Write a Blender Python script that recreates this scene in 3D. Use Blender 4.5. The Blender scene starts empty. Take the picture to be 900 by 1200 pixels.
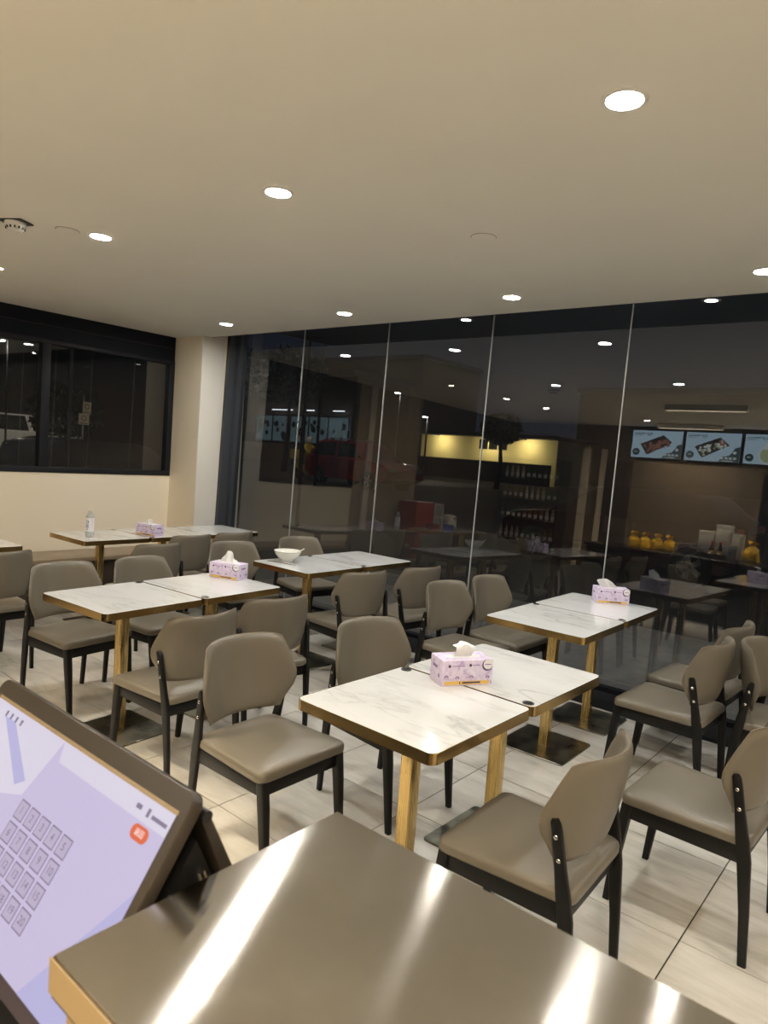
import bpy, bmesh, math, random
from mathutils import Vector, Matrix
random.seed(7)
PI = math.pi
SC = bpy.context.scene
COL = SC.collection

# ------------------------------------------------------------------ camera
cam_d = bpy.data.cameras.new('camera'); cam = bpy.data.objects.new('camera', cam_d); COL.objects.link(cam)
CAM_H = 1.6137
YAW, PIT, ROL = math.radians(39.37), math.radians(4.733), math.radians(-4.325)
fw = Vector((-math.sin(YAW)*math.cos(PIT), math.cos(YAW)*math.cos(PIT), -math.sin(PIT)))
r0 = Vector((math.cos(YAW), math.sin(YAW), 0)); d0 = fw.cross(r0)
rt = r0*math.cos(ROL) + d0*math.sin(ROL); dn = d0*math.cos(ROL) - r0*math.sin(ROL)
M = Matrix((rt, -dn, -fw)).transposed().to_4x4(); M.translation = Vector((0, 0, CAM_H))
cam.matrix_world = M
cam_d.sensor_fit = 'AUTO'; cam_d.sensor_width = 36.0; cam_d.lens = 811.7/1200*36
cam_d.clip_start = .02; cam_d.clip_end = 300
cam_d.dof.use_dof = True; cam_d.dof.focus_distance = 3.6; cam_d.dof.aperture_fstop = 5.8
SC.camera = cam

# ------------------------------------------------------------------ world, exposure
SC.view_settings.view_transform = 'Standard'; SC.view_settings.look = 'None'
SC.view_settings.gamma = 1.0; SC.view_settings.use_curve_mapping = False
SC.view_settings.exposure = 0.27
W = bpy.data.worlds.new('night'); SC.world = W; W.use_nodes = True
W.node_tree.nodes['Background'].inputs[0].default_value = (.42, .50, .68, 1)
W.node_tree.nodes['Background'].inputs[1].default_value = .028
try:
    SC.cycles.use_denoising = True
    SC.cycles.sample_clamp_indirect = 6.0
    SC.cycles.max_bounces = 10; SC.cycles.transparent_max_bounces = 12
    SC.cycles.caustics_reflective = False; SC.cycles.caustics_refractive = False
except Exception:
    pass

# ------------------------------------------------------------------ constants of the room
H = 2.732                 # ceiling
XW = -6.871               # left wall
YG = 4.9437               # glass at z = 1.4, leaning out by 1.16 degrees
TILT = math.tan(math.radians(1.165))
def gy(z): return YG + TILT*(z-1.4)
YC = 4.606                # ceiling edge in front of the glass
YB = -2.25                # wall behind the counter

# ------------------------------------------------------------------ materials
MATS = {}
def mat(name, col=(.5, .5, .5), rough=.5, metal=0., emit=None, estr=0., spec=.5, trans=0., ior=1.45, coat=0.):
    m = bpy.data.materials.new(name); m.use_nodes = True
    b = m.node_tree.nodes['Principled BSDF']
    b.inputs['Base Color'].default_value = (*col, 1); b.inputs['Roughness'].default_value = rough
    b.inputs['Metallic'].default_value = metal; b.inputs['Specular IOR Level'].default_value = spec
    b.inputs['Transmission Weight'].default_value = trans; b.inputs['IOR'].default_value = ior
    b.inputs['Coat Weight'].default_value = coat
    if emit: b.inputs['Emission Color'].default_value = (*emit, 1); b.inputs['Emission Strength'].default_value = estr
    MATS[name] = m
    return m
def nd(m, t, **kw):
    n = m.node_tree.nodes.new(t)
    for k, v in kw.items(): setattr(n, k, v)
    return n
def lk(m, a, b): m.node_tree.links.new(a, b)
def bsdf(m): return m.node_tree.nodes['Principled BSDF']
def coords(m, scale=(1, 1, 1), rnd=False, rot=(0, 0, 0), world=False):
    tc = nd(m, 'ShaderNodeTexCoord'); mp = nd(m, 'ShaderNodeMapping')
    mp.inputs['Scale'].default_value = scale; mp.inputs['Rotation'].default_value = rot
    src = tc.outputs['Object']
    if world: src = nd(m, 'ShaderNodeNewGeometry').outputs['Position']
    if rnd:
        oi = nd(m, 'ShaderNodeObjectInfo'); ad = nd(m, 'ShaderNodeVectorMath', operation='ADD')
        mu = nd(m, 'ShaderNodeMath', operation='MULTIPLY'); mu.inputs[1].default_value = 37.
        lk(m, oi.outputs['Random'], mu.inputs[0]); lk(m, src, ad.inputs[0]); lk(m, mu.outputs[0], ad.inputs[1]); src = ad.outputs[0]
    lk(m, src, mp.inputs[0]); return mp.outputs[0]
def noise(m, vec, sc, det=4, rough=.55, dist=0):
    n = nd(m, 'ShaderNodeTexNoise'); n.inputs['Scale'].default_value = sc; n.inputs['Detail'].default_value = det
    n.inputs['Roughness'].default_value = rough; n.inputs['Distortion'].default_value = dist
    lk(m, vec, n.inputs['Vector']); return n.outputs['Fac']
def ramp(m, fac, stops):
    r = nd(m, 'ShaderNodeValToRGB'); e = r.color_ramp.elements
    while len(e) < len(stops): e.new(.5)
    for x, (p, c) in zip(e, stops): x.position = p; x.color = (*c, 1)
    lk(m, fac, r.inputs[0]); return r.outputs[0]
def rrough(m, fac, lo, hi):
    r = nd(m, 'ShaderNodeMapRange'); r.inputs['To Min'].default_value = lo; r.inputs['To Max'].default_value = hi
    lk(m, fac, r.inputs[0]); lk(m, r.outputs[0], bsdf(m).inputs['Roughness'])
def bump(m, fac, st, dist=.002):
    b = nd(m, 'ShaderNodeBump'); b.inputs['Strength'].default_value = st; b.inputs['Distance'].default_value = dist
    lk(m, fac, b.inputs['Height']); lk(m, b.outputs[0], bsdf(m).inputs['Normal'])
def mottled(name, c1, c2, sc, rough, **kw):
    m = mat(name, c1, rough, **kw)
    f = noise(m, coords(m), sc); lk(m, ramp(m, f, [(.3, c1), (.7, c2)]), bsdf(m).inputs['Base Color']); return m

# painted plaster
ceil_m = mottled('ceiling paint', (.80, .782, .725), (.83, .812, .755), 1.5, .75)
wall_m = mottled('cream wall paint', (.88, .79, .63), (.90, .81, .65), 1.2, .6)
white_m = mat('white trim paint', (.78, .735, .66), .45)
brown_m = mottled('tan panel wall', (.17, .135, .098), (.19, .15, .11), 2, .5)
darkpanel_m = mottled('dark brown panelling', (.05, .038, .03), (.065, .05, .04), 3, .45)
navy_m = mat('navy painted metal', (.040, .047, .066), .55)
frame_m = mat('charcoal window frame', (.012, .013, .017), .5, spec=.3)
grout_m = mat('dark grout', (.03, .028, .025), .9)
blackstrip_m = mat('black floor channel', (.010, .010, .011), .75, spec=.15)

# floor tile
tile_m = mat('greige stone tile', (.4, .36, .31), .25)
v = coords(tile_m, (1.2, 6, 1), rnd=True); f1 = noise(tile_m, v, 1.6, 8, .62, .6)
v2 = coords(tile_m, (1, 1, 1), rnd=True); f2 = noise(tile_m, v2, 3, 5)
mx = nd(tile_m, 'ShaderNodeMath', operation='ADD'); ml = nd(tile_m, 'ShaderNodeMath', operation='MULTIPLY'); ml.inputs[1].default_value = .35
lk(tile_m, f2, ml.inputs[0]); lk(tile_m, f1, mx.inputs[0]); lk(tile_m, ml.outputs[0], mx.inputs[1])
lk(tile_m, ramp(tile_m, mx.outputs[0], [(.40, (.36, .34, .30)), (.64, (.56, .53, .475)), (.92, (.69, .66, .605))]), bsdf(tile_m).inputs['Base Color'])
rrough(tile_m, f1, .12, .28)

# marble
marble_m = mat('white veined marble', (.8, .8, .78), .07, coat=.3)
v = coords(marble_m, (.8, 2.6, 1), rnd=True, rot=(0, 0, -.95)); f1 = noise(marble_m, v, 2.0, 6, .55, .4)
s_ = nd(marble_m, 'ShaderNodeMath', operation='SUBTRACT'); s_.inputs[1].default_value = .5; a_ = nd(marble_m, 'ShaderNodeMath', operation='ABSOLUTE')
lk(marble_m, f1, s_.inputs[0]); lk(marble_m, s_.outputs[0], a_.inputs[0])
ve = ramp(marble_m, a_.outputs[0], [(0., (.50, .50, .49)), (.010, (.60, .60, .59)), (.035, (.68, .68, .67))])
f3 = noise(marble_m, v, 1.1, 3); mk = nd(marble_m, 'ShaderNodeMix', data_type='RGBA')
lk(marble_m, ramp(marble_m, f3, [(.40, (0, 0, 0)), (.60, (1, 1, 1))]), mk.inputs['Factor']); mk.inputs['A'].default_value = (.74, .74, .73, 1)
lk(marble_m, ve, mk.inputs['B']); lk(marble_m, mk.outputs['Result'], bsdf(marble_m).inputs['Base Color'])

# leather, wood, metal
leather_m = mat('taupe leatherette', (.168, .146, .112), .36, spec=.5)
f1 = noise(leather_m, coords(leather_m), 260, 2); bump(leather_m, f1, .12, .001)
f2 = noise(leather_m, coords(leather_m, rnd=True), 5, 4); rrough(leather_m, f2, .24, .42)
seam_m = mat('taupe piping', (.19, .155, .11), .45)
wood_m = mat('black lacquered wood', (.007, .0068, .007), .42, spec=.35)
f1 = noise(wood_m, coords(wood_m, (30, 30, 3)), 3, 4); bump(wood_m, f1, .1, .001)
brass_m = mat('brushed brass', (.62, .43, .17), .24, 1.)
f1 = noise(brass_m, coords(brass_m, (60, 60, 1.2)), 4, 4); rrough(brass_m, f1, .16, .36)
lk(brass_m, ramp(brass_m, f1, [(.3, (.60, .42, .17)), (.7, (.74, .54, .24))]), bsdf(brass_m).inputs['Base Color'])
brassedge_m = mat('polished brass edge', (.58, .40, .17), .16, 1.)
f1 = noise(brassedge_m, coords(brassedge_m), 7, 3); rrough(brassedge_m, f1, .12, .3)
brassdark_m = mat('tarnished brass plate', (.27, .26, .205), .3, 1.)
f1 = noise(brassdark_m, coords(brassdark_m, rnd=True), 9, 6); rrough(brassdark_m, f1, .16, .5); lk(brassdark_m, ramp(brassdark_m, f1, [(.38, (.13, .125, .10)), (.6, (.30, .285, .22))]), bsdf(brassdark_m).inputs['Base Color'])
steel_m = mat('brushed stainless steel', (.50, .47, .43), .3, 1.)
bsdf(steel_m).inputs['Anisotropic'].default_value = 1.0
tg_ = nd(steel_m, 'ShaderNodeTangent', direction_type='RADIAL', axis='X'); lk(steel_m, tg_.outputs[0], bsdf(steel_m).inputs['Tangent'])
f1 = noise(steel_m, coords(steel_m, (1.5, 90, 1)), 6, 3); f2 = noise(steel_m, coords(steel_m), 5, 6)
rrough(steel_m, f2, .095, .115); bump(steel_m, noise(steel_m, coords(steel_m), 3.2, 2), .04, .003)
lk(steel_m, ramp(steel_m, f2, [(.35, (.62, .585, .525)), (.62, (.70, .665, .605)), (.8, (.80, .78, .73))]), bsdf(steel_m).inputs['Base Color'])
chrome_m = mat('polished metal', (.75, .74, .72), .15, 1.)
goldpanel_m = mat('tan laminate', (.25, .18, .095), .45)
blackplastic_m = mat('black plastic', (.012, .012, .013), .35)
bezel_m = mat('brown black bezel', (.035, .028, .022), .3)
blackstone_m = mat('black stone', (.012, .012, .012), .2)
cup_m = mat('white ceramic', (.78, .77, .72), .18)
tissue_m = mat('white tissue paper', (.86, .86, .85), .85)
white_p = mat('white plastic', (.75, .74, .71), .4)
bulb_neutral = mat('neutral lamp lens', (1, 1, 1), .5, emit=(1, .99, .935), estr=500)
bulb_warm = mat('warm lamp lens', (1, .9, .7), .5, emit=(1, .80, .55), estr=430)
bulb_small = mat('small warm lamp lens', (1, .9, .7), .5, emit=(1, .66, .34), estr=200)

# lilac tissue box card with flowers
lilac_m = mat('lilac printed card', (.62, .52, .68), .45)
f1 = noise(lilac_m, coords(lilac_m, rnd=True), 34, 4, .6, 1.2)
lk(lilac_m, ramp(lilac_m, f1, [(.33, (.46, .36, .58)), (.44, (.66, .56, .74)), (.6, (.72, .64, .80)), (.74, (.78, .74, .84))]), bsdf(lilac_m).inputs['Base Color'])
print_dark = mat('dark violet print', (.06, .035, .09), .5)
print_mid = mat('violet flower print', (.28, .16, .38), .5)
print_yellow = mat('yellow print', (.75, .48, .12), .5)
print_white = mat('white print', (.82, .80, .84), .5)

# glass: mirror by Fresnel over a clear pane, with a faint film of dust
glass_m = bpy.data.materials.new('window glass'); glass_m.use_nodes = True
nt = glass_m.node_tree; nt.nodes.clear()
out = nt.nodes.new('ShaderNodeOutputMaterial'); ge = nt.nodes.new('ShaderNodeNewGeometry')
dt = nd(glass_m, 'ShaderNodeVectorMath', operation='DOT_PRODUCT'); lk(glass_m, ge.outputs['Normal'], dt.inputs[0]); lk(glass_m, ge.outputs['Incoming'], dt.inputs[1])
def mth(m, op, a, b=None):
    n = nd(m, 'ShaderNodeMath', operation=op)
    for i, x in enumerate((a, b)):
        if x is None: continue
        if isinstance(x, (int, float)): n.inputs[i].default_value = x
        else: lk(m, x, n.inputs[i])
    return n.outputs[0]
c_ = mth(glass_m, 'ABSOLUTE', dt.outputs['Value']); p5 = mth(glass_m, 'POWER', mth(glass_m, 'SUBTRACT', 1.0, c_), 5.0)
fr = mth(glass_m, 'ADD', mth(glass_m, 'MULTIPLY', p5, .86), .098)
tr = nt.nodes.new('ShaderNodeBsdfTransparent'); tr.inputs[0].default_value = (.60, .62, .64, 1)
gl = nt.nodes.new('ShaderNodeBsdfGlossy'); gl.inputs['Roughness'].default_value = 0.0; gl.inputs[0].default_value = (1, 1, 1, 1)
df = nt.nodes.new('ShaderNodeBsdfDiffuse'); df.inputs[0].default_value = (.75, .78, .85, 1)
mx1 = nt.nodes.new('ShaderNodeMixShader'); mx2 = nt.nodes.new('ShaderNodeMixShader')
lk(glass_m, fr, mx1.inputs[0]); lk(glass_m, tr.outputs[0], mx1.inputs[1]); lk(glass_m, gl.outputs[0], mx1.inputs[2])
dv = coords(glass_m, (1, 1, .35), world=True); dfac = noise(glass_m, dv, 3.0, 5)
lk(glass_m, mth(glass_m, 'MULTIPLY', dfac, .012), mx2.inputs[0]); lk(glass_m, mx1.outputs[0], mx2.inputs[1]); lk(glass_m, df.outputs[0], mx2.inputs[2])
lk(glass_m, mx2.outputs[0], out.inputs[0])
clear_m = bpy.data.materials.new('clear glass edge'); clear_m.use_nodes = True
n_ = clear_m.node_tree; n_.nodes.clear(); o_ = n_.nodes.new('ShaderNodeOutputMaterial'); t_ = n_.nodes.new('ShaderNodeBsdfTransparent'); n_.links.new(t_.outputs[0], o_.inputs[0])
joint_m = mat('pale silicone joint', (.55, .55, .52), .5)

# ------------------------------------------------------------------ mesh helpers
class MB:
    def __init__(s): s.v = []; s.f = []; s.m = []
    def add(s, vs, fs, mi=0):
        k = len(s.v); s.v += [tuple(x) for x in vs]; s.f += [tuple(i+k for i in f) for f in fs]; s.m += [mi]*len(fs); return s
    def box(s, x0, x1, y0, y1, z0, z1, mi=0):
        vs = [(x, y, z) for z in (z0, z1) for y in (y0, y1) for x in (x0, x1)]
        return s.add(vs, [(0, 2, 3, 1), (4, 5, 7, 6), (0, 1, 5, 4), (2, 6, 7, 3), (0, 4, 6, 2), (1, 3, 7, 5)], mi)
    def loft(s, rings, mi=0, cap=True, closed=True):
        n = len(rings[0]); k = len(s.v)
        for r in rings: s.v += [tuple(p) for p in r]
        for a in range(len(rings)-1):
            for i in range(n if closed else n-1):
                j = (i+1) % n; s.f.append((k+a*n+i, k+a*n+j, k+(a+1)*n+j, k+(a+1)*n+i)); s.m.append(mi)
        if cap:
            s.f.append(tuple(k+i for i in range(n))[::-1]); s.m.append(mi)
            s.f.append(tuple(k+(len(rings)-1)*n+i for i in range(n))); s.m.append(mi)
        return s
    def lathe(s, prof, n=24, c=(0, 0, 0), mi=0, cap=True):
        return s.loft([[(c[0]+r*math.cos(2*PI*i/n), c[1]+r*math.sin(2*PI*i/n), c[2]+z) for i in range(n)] for r, z in prof], mi, cap)
    def tube(s, pts, r, n=8, mi=0, rs=None):
        pts = [Vector(p) for p in pts]; rings = []
        for i, p in enumerate(pts):
            d = (pts[min(i+1, len(pts)-1)]-pts[max(i-1, 0)]).normalized()
            a = d.cross(Vector((0, 0, 1)) if abs(d.z) < .9 else Vector((1, 0, 0))).normalized(); b = d.cross(a)
            q = rs[i] if rs else r
            rings.append([p+(a*math.cos(2*PI*k/n)+b*math.sin(2*PI*k/n))*q for k in range(n)])
        return s.loft(rings, mi)
    def xf(s, M):
        s.v = [tuple(M @ Vector(p)) for p in s.v]; return s
    def build(s, name, mats, parent=None, smooth=True, angle=40, bevel=0, loc=None):
        me = bpy.data.meshes.new(name); me.from_pydata(s.v, [], s.f)
        for m in (mats if isinstance(mats, (list, tuple)) else [mats]): me.materials.append(m)
        me.polygons.foreach_set('material_index', s.m)
        bm = bmesh.new(); bm.from_mesh(me); bmesh.ops.recalc_face_normals(bm, faces=bm.faces)
        if bevel: bmesh.ops.bevel(bm, geom=[e for e in bm.edges if e.is_manifold and e.calc_face_angle() > .6], offset=bevel, segments=2, affect='EDGES', profile=.5)
        if smooth:
            for f in bm.faces: f.smooth = True
            for e in bm.edges:
                if len(e.link_faces) == 2 and e.calc_face_angle() > math.radians(angle): e.smooth = False
        bm.to_mesh(me); bm.free()
        o = bpy.data.objects.new(name, me); COL.objects.link(o)
        if parent: o.parent = parent
        if loc: o.location = loc
        return o
def box(name, m, x0, x1, y0, y1, z0, z1, parent=None, bevel=0):
    return MB().box(x0, x1, y0, y1, z0, z1).build(name, m, parent, bevel=bevel)
def rpoly(x0, x1, y0, y1, r, n=5, z=0):
    pts = []
    for cx, cy, a in ((x1-r, y1-r, 0), (x0+r, y1-r, 90), (x0+r, y0+r, 180), (x1-r, y0+r, 270)):
        for i in range(n+1):
            t = math.radians(a+90*i/n); pts.append((cx+r*math.cos(t), cy+r*math.sin(t), z))
    return pts
def tag(o, label, cat, group=None, kind=None):
    o['label'] = label; o['category'] = cat
    if group: o['group'] = group
    if kind: o['kind'] = kind
    return o
def thing(name, label, cat, loc=(0, 0, 0), rz=0, group=None):
    o = bpy.data.objects.new(name, None); COL.objects.link(o); o.location = loc; o.rotation_euler = (0, 0, rz)
    o.empty_display_size = .1
    return tag(o, label, cat, group)
def struct(o):
    o['kind'] = 'structure'; return o
def copy_tree(o, parent=None):
    c = o.copy(); COL.objects.link(c)
    if parent: c.parent = parent
    for ch in list(o.children): copy_tree(ch, c)
    return c

# ------------------------------------------------------------------ room shell
floor = struct(box('floor', grout_m, -7.0, 3.0, YB-.1, 5.0, -.12, -.004))
tb = MB(); g = .0024
tb.loft([rpoly(-.301+g, .301-g, -.306+g, .306-g, .0015, 1, -.02), rpoly(-.301+g, .301-g, -.306+g, .306-g, .0015, 1, -.0008),
         rpoly(-.301+g+.001, .301-g-.001, -.306+g+.001, .306-g-.001, .0015, 1, 0.)])
tile = None
for ix in range(-11, 6):
    for iy in range(-8, 5):
        x = -.575 + .602*ix + .301; y = 1.893 + .612*iy + .306
        if x < XW+.2 or x > 2.8 or y < YB+.1 or y > 4.7: continue
        if tile is None: tile = tb.build('tile', tile_m, floor, smooth=False); t = tile
        else: t = tile.copy(); COL.objects.link(t); t.parent = floor
        t.location = (x, y, 0)
        if (ix+iy) % 2: t.rotation_euler = (0, 0, PI)
struct(box('trim_glass_floor', blackstrip_m, -6.40, 3.0, 4.56, 4.925, -.003, .003))
ceil = struct(box('ceiling', ceil_m, -7.1, 3.0, YB-.1, YC, H, H+.15))
struct(box('trim_ceiling_recess', navy_m, -7.1, 3.0, YC+.0005, YC+.02, H+.001, 3.08))
struct(box('ceiling_recess', navy_m, -7.1, 3.0, YC+.02, 5.05, 3.05, 3.08))
# left wall: low cream part under the window, full-height part nearer the counter, dark panelling at the back
struct(MB().box(XW-.12, XW, 2.3, 4.60, 0, 1.19).box(XW-.12, XW, 4.50, 4.60, 1.19, H).build('wall_left', wall_m))
struct(box('wall_left_middle', mottled('darker taupe wall', (.34, .29, .22), (.37, .31, .24), 1.2, .6), XW-.12, XW, .76, 2.3, 0, H))  # middle stretch coloured darker than the cream part
struct(box('wall_left_back', darkpanel_m, XW-.12, XW, YB, .76, 0, H))
struct(box('trim_left_pilaster', white_m, XW, XW+.04, 1.95, 2.08, 0, H))
navydark_m = mat('dark navy header', (.006, .0075, .013), .6, spec=.2)
# window in the left wall
w1 = struct(box('window_1', navydark_m, XW-.10, XW-.001, 2.3, 4.50, 2.45, H))
for (a, b, c, d) in ((2.3, 4.50, 2.43, 2.47), (2.3, 4.50, 1.19, 1.245)):
    box('window_frame', frame_m, XW-.08, XW+.012, a, b, c, d, w1, .004)
for (a, b) in ((2.3, 2.345), (3.045, 3.13), (4.435, 4.50)):
    box('window_frame', frame_m, XW-.08, XW+.012, a, b, 1.245, 2.43, w1, .004)
box('mullion', frame_m, XW-.075, XW-.045, 3.345, 3.375, 1.245, 2.43, w1)
for (a, b) in ((2.345, 3.045), (3.13, 4.435)):
    MB().add([(XW-.03, a, 1.245), (XW-.03, b, 1.245), (XW-.03, b, 2.43), (XW-.03, a, 2.43)], [(0, 1, 2, 3)]).add(
        [(XW-.038, a, 1.245), (XW-.038, b, 1.245), (XW-.038, b, 2.43), (XW-.038, a, 2.43)], [(3, 2, 1, 0)], 1).build('pane', [glass_m, clear_m], w1, smooth=False)
box('header_line', frame_m, XW-.02, XW+.004, 2.3, 4.50, 2.60, 2.61, w1)
# corner pillar
struct(box('pillar', wall_m, XW-.12, -6.375, 4.50, 5.1, 0, 3.05))
struct(box('trim_pillar', white_m, -6.375, -6.365, 4.501, 4.79, 0, 3.05))
# back and right walls
struct(box('wall_back', brown_m, XW-.12, 3.0, YB-.12, YB, 0, H))
struct(box('wall_right', wall_m, 3.0, 3.1, YB, 5.0, 0, H))
# glass front
GF = struct(MB().box(-6.415, 3.0, 4.93, 5.0, 0, .035).box(-6.415, 3.0, gy(3.05)-.03, gy(3.05)+.04, 3.0, 3.05).build('window_2', frame_m))
greyframe_m = mat('grey front frame', (.05, .055, .065), .45)
def leanbox(x0, x1, dy0, dy1, z0, z1):
    return MB().add([(x, gy(z)+dy, z) for z in (z0, z1) for dy in (dy0, dy1) for x in (x0, x1)],
                    [(0, 2, 3, 1), (4, 5, 7, 6), (0, 1, 5, 4), (2, 6, 7, 3), (0, 4, 6, 2), (1, 3, 7, 5)])
leanbox(-6.365, -6.315, -.15, .06, 0, 3.05).build('window_frame', greyframe_m, GF)
leanbox(-6.315, -6.265, -.045, .05, 0, 3.05).build('window_frame', greyframe_m, GF)
JX = [-5.30, -4.178, -3.07, -1.925, -.80, .33, 1.46, 2.6]
xs = [-6.265]+JX
for a, b in zip(xs[:-1], xs[1:]):
    b_ = b-.0045
    MB().add([(a, gy(.035), .035), (b_, gy(.035), .035), (b_, gy(3.), 3.), (a, gy(3.), 3.)], [(0, 1, 2, 3)]).add(
        [(a, gy(.035)+.012, .035), (b_, gy(.035)+.012, .035), (b_, gy(3.)+.012, 3.), (a, gy(3.)+.012, 3.)], [(3, 2, 1, 0)], 1).build('pane', [glass_m, clear_m], GF, smooth=False)
    leanbox(b-.0047, b+.0002, -.002, .013, .035, 3.0).build('joint', joint_m, GF)
for o in [GF]+list(GF.children):
    pass

# ------------------------------------------------------------------ ceiling fittings
def downlight(x, y, label, m, power=1, r=.052):
    t = thing('downlight', label, 'ceiling light', (x, y, H), 0, 'recessed ceiling downlights')
    MB().lathe([(r+.018, 0), (r+.017, -.004), (r+.004, -.006), (r, -.001)], 28, cap=False).build('trim_ring', white_p, t)
    MB().lathe([(.001, -.003), (r, -.003), (r, -.0005), (.001, -.0005)], 28, cap=False).build('lens', m, t)
    return t
DL = [(-.90, 2.09, 'largest bright downlight, over the near right of the ceiling'),
      (-2.452, 2.084, 'bright round downlight in the middle of the ceiling above the left pair of nearest chairs'),
      (-3.923, 2.045, 'bright round downlight just right of the flat ceiling disc'),
      (-5.50, 4.14, 'small downlight by the corner pillar'),
      (-3.99, 4.165, 'downlight near the glass, second along from the pillar'),
      (-2.45, 4.165, 'downlight near the glass, third along from the pillar'),
      (-.91, 4.135, 'downlight near the glass, fourth from the pillar, at the right edge')]
for x, y, l in DL: downlight(x, y, l, bulb_neutral)
downlight(.62, 4.14, 'downlight near the glass, out of frame beyond the right edge', bulb_neutral)
downlight(.62, 2.08, 'downlight out of frame to the right of the largest one', bulb_neutral)
downlight(-5.44, 2.08, 'warm orange downlight at the left edge of the ceiling', bulb_small, r=.035)
for x, y, l in ((-5.25, .9, 'warm downlight behind the left tables, seen in the glass'), (-5.1, -.1, 'warm downlight before the drinks shelves, seen in the glass'),
                (-3.95, -1.35, 'warm downlight before the menu screens, seen in the glass')):
    downlight(x, y, l, bulb_warm, r=.045)
sd = thing('smoke_detector', 'white smoke detector on a black plate at the upper left of the ceiling', 'smoke detector', (-4.13, 1.665, H))
MB().loft([rpoly(-.075, .075, -.055, .055, .01, 3, 0), rpoly(-.075, .075, -.055, .055, .01, 3, -.006)]).build('mounting_plate', blackplastic_m, sd).rotation_euler = (0, 0, .5)
MB().lathe([(.055, -.006), (.056, -.018), (.050, -.026), (.049, -.034), (.040, -.047), (.026, -.052), (.002, -.052)], 28).build('body', white_p, sd)
vb = MB()
for i in range(14):
    a = 2*PI*i/14; vb.box(.0445, .0505, -.004, .004, -.043, -.030); 
    for k in range(8): x, y, z = vb.v[-8+k]; vb.v[-8+k] = (x*math.cos(a)-y*math.sin(a), x*math.sin(a)+y*math.cos(a), z)
vb.build('vent_slots', blackplastic_m, sd, smooth=False)
for x, y, l in ((-4.0, 1.89, 'flat round cream ceiling disc beside the third bright downlight'), (-1.961, 3.01, 'flat round cream ceiling disc alone in the middle right of the ceiling')):
    t = thing('ceiling_disc', l, 'ceiling cover', (x, y, H), 0, 'flat round ceiling covers')
    MB().lathe([(.062, 0), (.061, -.004), (.052, -.007), (.001, -.008)], 28).build('cover', ceil_m, t)
    MB().lathe([(.064, -.0002), (.064, -.0015), (.062, -.0015), (.062, -.0002)], 28, cap=False).build('rim', seam_m, t)

# ------------------------------------------------------------------ tables
def rr_rings(x0, x1, y0, y1, r, levels):
    return [rpoly(x0+i, x1-i, y0+i, y1-i, max(r-i, .002), 5, z) for i, z in levels]
TOPZ = .75
def make_table(label, loc, rz, grom):
    t = thing('cafe_table', label, 'table', (loc[0], loc[1], 0), rz, 'square marble tables with brass pedestals')
    h = .299
    MB().loft(rr_rings(-h, h, -h, h, .028, [(.0035, .735), (.0035, TOPZ-.0015), (.005, TOPZ)])).build('marble_top', marble_m, t)
    ed = MB(); ed.loft(rr_rings(-h, h, -h, h, .03, [(.012, .712), (0, .712), (0, TOPZ-.0012), (.0034, TOPZ-.0012), (.0034, .736)]), cap=True)
    ed.build('brass_edge', brassedge_m, t, bevel=0)
    MB().loft(rr_rings(-.0275, .0275, -.0275, .0275, .007, [(0, .006), (0, .712)])).build('column', brass_m, t)
    MB().box(-.12, .12, -.03, .03, .695, .712).box(-.03, .03, -.12, .12, .695, .712).build('bracket', brassdark_m, t)
    MB().loft(rr_rings(-.205, .205, -.205, .205, .02, [(0, .0005), (0, .007), (.002, .009)])).build('base_plate', brassdark_m, t)
    if grom:
        gx, gyy = grom
        gm = MB().lathe([(.022, 0), (.022, .0022), (.016, .0022), (.0155, .001)], 24, mi=0, cap=False).lathe([(.0155, .001), (.001, .0014)], 24, mi=1, cap=False)
        gm.build('ring_insert', [blackplastic_m, chrome_m], t, loc=(gx, gyy, TOPZ))
    return t
# pair origin (left near corner), angle
S = .60; GAP = .006
PAIRS = [('T1', -1.69, 1.65, -.9, 2, ['nearest white marble table, with a brass edge and no box standing clear of the seam', 'white marble table joined behind the nearest one, a lilac box over the joint']),
         ('T2', -1.99, 3.39, .6, 2, ['marble table in front of the glass on the right, its near half', 'marble table touching the glass on the right, with a lilac box on it']),
         ('T3', -3.67, 1.66, 3.5, 2, ['bare marble table on the left in front of the grey chairs', 'marble table on the left carrying a lilac tissue box']),
         ('T4', -4.0, 3.36, .3, 2, ['marble table in the middle distance carrying a white bowl', 'bare marble table behind the bowl, reaching the glass']),
         ('T5', -5.86, 2.70, 1., 3, ['far left marble table carrying a water bottle', 'far marble table carrying a lilac box beside the bottle table', 'farthest marble table in the corner by the pillar']),
         ('T6', -5.80, 1.02, 0., 2, ['marble table out of frame by the left wall', 'marble table cut off at the left edge of the photo'])]
PO = {}
for n, x0, y0, a, k, labs in PAIRS:
    a = math.radians(a)
    for i in range(k):
        u, w = S/2, i*(S+GAP)+S/2
        cx = x0+u*math.cos(a)-w*math.sin(a); cy = y0+u*math.sin(a)+w*math.cos(a)
        grom = (-.262, .272) if i == 0 else ((.262, -.272) if i == 1 else None)
        make_table(labs[i], (cx, cy), a, grom); PO[(n, i)] = (cx, cy)

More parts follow.
